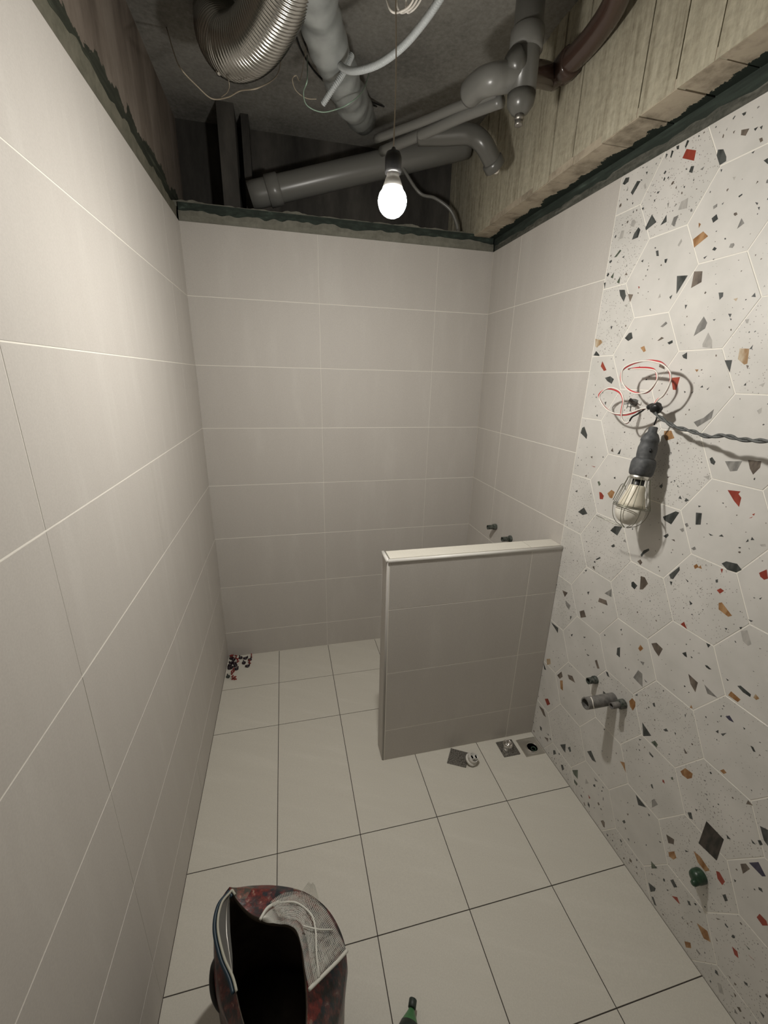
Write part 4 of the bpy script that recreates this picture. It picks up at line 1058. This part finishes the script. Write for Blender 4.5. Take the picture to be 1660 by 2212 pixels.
# ------------------------------------------------------------------ shopping bag
def printed():
    m = mat('collage print woven plastic', (.1, .02, .02), .35, spec=.5); v = coords(m, (1, 1, .6), (.3, .4, .5))
    vo = nd(m, 'ShaderNodeTexVoronoi'); vo.inputs['Scale'].default_value = 24; vo.inputs['Randomness'].default_value = 1; lk(m, v, vo.inputs['Vector'])
    sp = nd(m, 'ShaderNodeSeparateColor'); lk(m, vo.outputs['Color'], sp.inputs[0])
    c = ramp(m, sp.outputs[0], [(0, (.008, .022, .035)), (.34, (.13, .014, .012)), (.52, (.008, .028, .045)), (.70, (.36, .33, .25)), (.78, (.06, .008, .008)), (.88, (.008, .010, .012))], True)
    n = noise_tex(m, v, 60, 5, .7)
    c2 = ramp(m, n, [(.44, (.008, .010, .012)), (.50, (.08, .012, .010)), (.60, (.20, .03, .022)), (.70, (.40, .34, .26))])
    base(m, mixc(m, ramp(m, noise_tex(m, v, 7, 3), [(.42, (.25, .25, .25)), (.6, (.85, .85, .85))]), c, c2)); bump(m, noise_tex(m, v, 18, 4), .5, .006); return m
M_PRINT = printed()
M_LIN = noisy('dark bag lining', (.07, .055, .042), (.14, .11, .085), 9, .55, .6)
M_PIPE = mat('cream bag piping', (.42, .41, .34), .5)
M_BLUE = mat('dark blue strap', (.010, .028, .045), .45)
M_FLAP = mat('grey lining flap', (.14, .135, .125), .4)
M_NET = mat('white netting', (.62, .61, .55), .5)
mp_ = [(500, 1925, .365), (518, 1950, .355), (545, 1975, .35), (585, 1988, .35), (625, 1993, .355), (648, 2020, .36), (657, 2075, .36), (663, 2135, .36), (664, 2200, .355),
      (655, 2280, .35), (600, 2330, .34), (550, 2280, .33), (520, 2190, .33), (503, 2118, .335), (482, 2068, .345), (469, 2005, .355), (477, 1955, .362)]
bp_ = [(500, 1919, .345), (545, 1913, .33), (600, 1913, .32), (655, 1925, .315), (700, 1955, .31), (730, 1998, .30), (748, 2055, .28), (744, 2130, .26), (728, 2210, .25),
      (700, 2300, .25), (620, 2360, .25), (550, 2320, .25), (490, 2220, .23), (466, 2140, .25), (462, 2070, .29), (463, 2010, .32), (474, 1952, .345)]
mouth = spline([at(x_, y_, 2, z_) for x_, y_, z_ in mp_ + mp_[:1]], 5)[:-1]
bulge = spline([at(x_, y_, 2, z_) for x_, y_, z_ in bp_ + bp_[:1]], 5)[:-1]
N_ = len(mouth); cen = sum(bulge, Vector())/N_; cb = Vector((cen.x, cen.y, 0)); cm = sum(mouth, Vector())/N_
bag = tag(empty('shopping_bag', (cb.x, cb.y, 0)), 'open shopping bag printed in red, blue and cream, dark inside, near the left wall', 'bag')
def wob(p_, seed, amp): return p_ + Vector((noise.noise(p_*17+Vector((seed, 0, 0))), noise.noise(p_*17+Vector((0, seed, 3))), noise.noise(p_*17+Vector((0, 7, seed)))*.5))*amp
def ringat(src, c_, f, z_, seed=0, amp=.006):
    return [wob(Vector((c_.x+(p_.x-c_.x)*f, c_.y+(p_.y-c_.y)*f, z_)), seed, amp) for p_ in src]
def loft(name, rings, m, parent, closeb=False):
    V = [v for r_ in rings for v in r_]; F = []; n = len(rings[0])
    for i in range(len(rings)-1):
        for k in range(n): k2 = (k+1) % n; F.append((i*n+k, i*n+k2, (i+1)*n+k2, (i+1)*n+k))
    if closeb: F.append(tuple(range(n)))
    o = mesh_obj(name, V, F, m, None, smooth=True); local(o, parent); return o
def blend(a, b, f, dz=0, seed=0, amp=0): return [wob(p_.lerp(q_, f)+Vector((0, 0, dz)), seed, amp) for p_, q_ in zip(a, b)]
bz = [Vector((p_.x, p_.y, .13)) for p_ in bulge]
loft('outer_shell', [ringat(bulge, cb, .86, .003, 0, 0), ringat(bulge, cb, .92, .03, 1), ringat(bulge, cb, .98, .12, 2, .010), blend(bz, bulge, .6, 0, 3, .010), bulge,
                     blend(bulge, mouth, .35, .010, 4, .008), blend(bulge, mouth, .7, .006, 5, .008), mouth], M_PRINT, bag, True)
loft('lining', [ringat(bulge, cb, .80, .012), ringat(bulge, cb, .86, .05, 1), ringat(bulge, cb, .90, .14, 2, .012), ringat(bulge, cb, .86, .22, 3, .012), blend(ringat(bulge, cb, .86, .27), mouth, .55, 0, 3, .006),
                [cm.lerp(p_, .96)+Vector((0, 0, -.015)) for p_ in mouth], [cm.lerp(p_, .985)+Vector((0, 0, -.001)) for p_ in mouth], mouth], M_LIN, bag, True)
lr = [mouth[i % N_] for i in range(63, N_+3)]
o = tube('rim_piping', [p_+Vector((.002, 0, .003)) for p_ in lr], .0030, M_PIPE, None, n=3, seg=8); o['label'] = 'cream piping along the left rim'; local(o, bag)
o = tube('rim_binding', [p_+Vector((-.006, 0, -.001)) for p_ in lr], .0045, M_BLUE, None, n=3, seg=8); o['label'] = 'dark blue binding outside the piping'; local(o, bag)
V = []; F = []
fl = [mouth[i % N_] for i in range(66, N_)]
for j in range(4):
    for i, p_ in enumerate(fl):
        w_ = math.sin(PI*i/(len(fl)-1)); V.append(p_ + Vector((.004+.024*w_*j/3, 0, -.010*w_*j+.001)))
for j in range(3):
    for i in range(len(fl)-1): F.append((j*len(fl)+i, j*len(fl)+i+1, (j+1)*len(fl)+i+1, (j+1)*len(fl)+i))
o = mesh_obj('lining_flap', V, F, M_FLAP, None, smooth=True); local(o, bag)
o = tube('zip_edge', [V[2*len(fl)+i]+Vector((0, 0, .001)) for i in range(0, len(fl), 2)], .0013, M_STEEL, None, n=3, seg=6); local(o, bag)
hpx = [(478, 2062, .31), (466, 2085, .27), (463, 2125, .24), (470, 2160, .21), (486, 2180, .20), (494, 2150, .23), (492, 2110, .27)]
o = tube('carry_strap', [at(*q_[:2], 2, q_[2])+Vector((-.004, 0, 0)) for q_ in hpx], .0075, M_BLACK, None, seg=8); local(o, bag)
o = tube('carry_strap', [at(*q_, 2, .20)+Vector((0, 0, 0)) for q_ in ((505, 2130), (500, 2180), (520, 2240), (540, 2290))], .0065, M_BLUE, None, seg=8); local(o, bag)

# mesh sack draped over the rim
out_e = [(560, 1987, .368), (600, 1946, .360), (650, 1932, .345), (700, 1962, .338), (728, 2008, .328), (749, 2052, .312)]
inn_e = [(568, 1990, .366), (602, 1996, .368), (636, 2004, .372), (652, 2045, .374), (660, 2095, .374), (669, 2138, .372)]
oe = spline([at(*q_[:2], 2, q_[2]) for q_ in out_e], 14); ie = spline([at(*q_[:2], 2, q_[2]) for q_ in inn_e], 14)
def sheet(A, B, m_, bulge, seed):
    V = []; F = []
    for i in range(len(A)):
        for j in range(m_+1):
            f = j/m_; p_ = A[i].lerp(B[i], f); p_ = p_ + Z*(bulge*math.sin(PI*f)*(.6+.4*math.sin(i*.35)))
            p_ = p_ + Vector((0, 0, 1))*.006*noise.noise(p_*35+Vector((seed, 0, 0))); V.append(p_)
    w_ = m_+1
    for i in range(len(A)-1):
        for j in range(m_): F.append((i*w_+j, i*w_+j+1, (i+1)*w_+j+1, (i+1)*w_+j))
    return V, F
sack = tag(empty('mesh_sack', at(680, 2000, 2, .37)), 'white netting sack draped over the right rim of the shopping bag', 'net')
def netting(name, V, F, parent, th=.0008, cuts=0):
    bm = bmesh.new(); vs = [bm.verts.new(v) for v in V]
    for f in F: bm.faces.new([vs[i] for i in f])
    if cuts: bmesh.ops.subdivide_edges(bm, edges=bm.edges[:], cuts=cuts, use_grid_fill=True)
    bmesh.ops.wireframe(bm, faces=bm.faces[:], thickness=th, use_replace=True, use_even_offset=False)
    o = bm_obj(name, bm, M_NET, None); local(o, parent); return o
V, F = sheet(oe, ie, 26, .008, 1); netting('netting', V, F, sack, .0010)
oe2 = [p_+Vector((-.004, .004, .006)) for p_ in oe[10:]]; ie2 = [p_+Vector((.012, .006, .008)) for p_ in ie[10:]]
V, F = sheet(oe2, ie2, 18, .010, 5); netting('netting', V, F, sack, .0010)
a_, b_, c_ = at(636, 1946, 2, .36), at(695, 1958, 2, .345), at(673, 1908, 2, .40)
V = []; F = []
for i in range(15):
    for j in range(15):
        V.append(a_.lerp(b_, j/14).lerp(c_+(b_-a_)*.25*(j/14-.5), i/14)+Z*.004*math.sin(j*.8))
for i in range(14):
    for j in range(14): F.append((i*15+j, i*15+j+1, (i+1)*15+j+1, (i+1)*15+j))
netting('net_corner', V, F, sack, .0007)
for pts, r_ in (([(562, 1987, .374), (578, 1962, .372), (602, 1948, .366)], .0038), ([(668, 2138, .378), (700, 2106, .362), (730, 2076, .338), (750, 2054, .318)], .0040),
               ([(602, 1950, .372), (640, 1950, .376), (672, 1975, .378), (682, 2010, .382), (684, 2060, .380), (690, 2112, .370)], .0022), ([(655, 2000, .390), (690, 2008, .378), (720, 2008, .350)], .0018)):
    o = tube('hem', [at(*q_[:2], 2, q_[2]) for q_ in pts], r_, M_NET, None, seg=8); local(o, sack)

# ------------------------------------------------------------------ green bottle lying on the floor
M_GB = noisy('green plastic', (.045, .15, .055), (.08, .22, .09), 25, .3, .2); M_GBD = noisy('dark green label', (.012, .022, .016), (.03, .042, .034), 40, .5, .1)
c0 = at(893, 2158, 2, .030); c1 = at(874, 2290, 2, .030)
bo = tag(empty('green_bottle', (c0.x, c0.y, 0)), 'green plastic bottle with dark cap lying on the floor right of the bag', 'bottle')
ax_ = (c1-c0).normalized(); M = frame(c0, ax_, (1, 0, 0)); M.translation.z = .0295
o = lathe('body', [(.0085, .020), (.0095, .024), (.013, .030), (.022, .045), (.0275, .058), (.029, .07), (.0285, .085), (.029, .10), (.029, .20), (.026, .21), (.01, .213)], M_GB, None, M, seg=26); local(o, bo)
o = lathe('label_band', [(.0225, .0455), (.0285, .060), (.0295, .072), (.0295, .076)], M_GBD, None, M, seg=26); local(o, bo)
o = lathe('cap', [(.0095, .0), (.0105, .001), (.0105, .017), (.0095, .018)] + [(.0085, .018)], M_GBD, None, M, seg=20); local(o, bo)
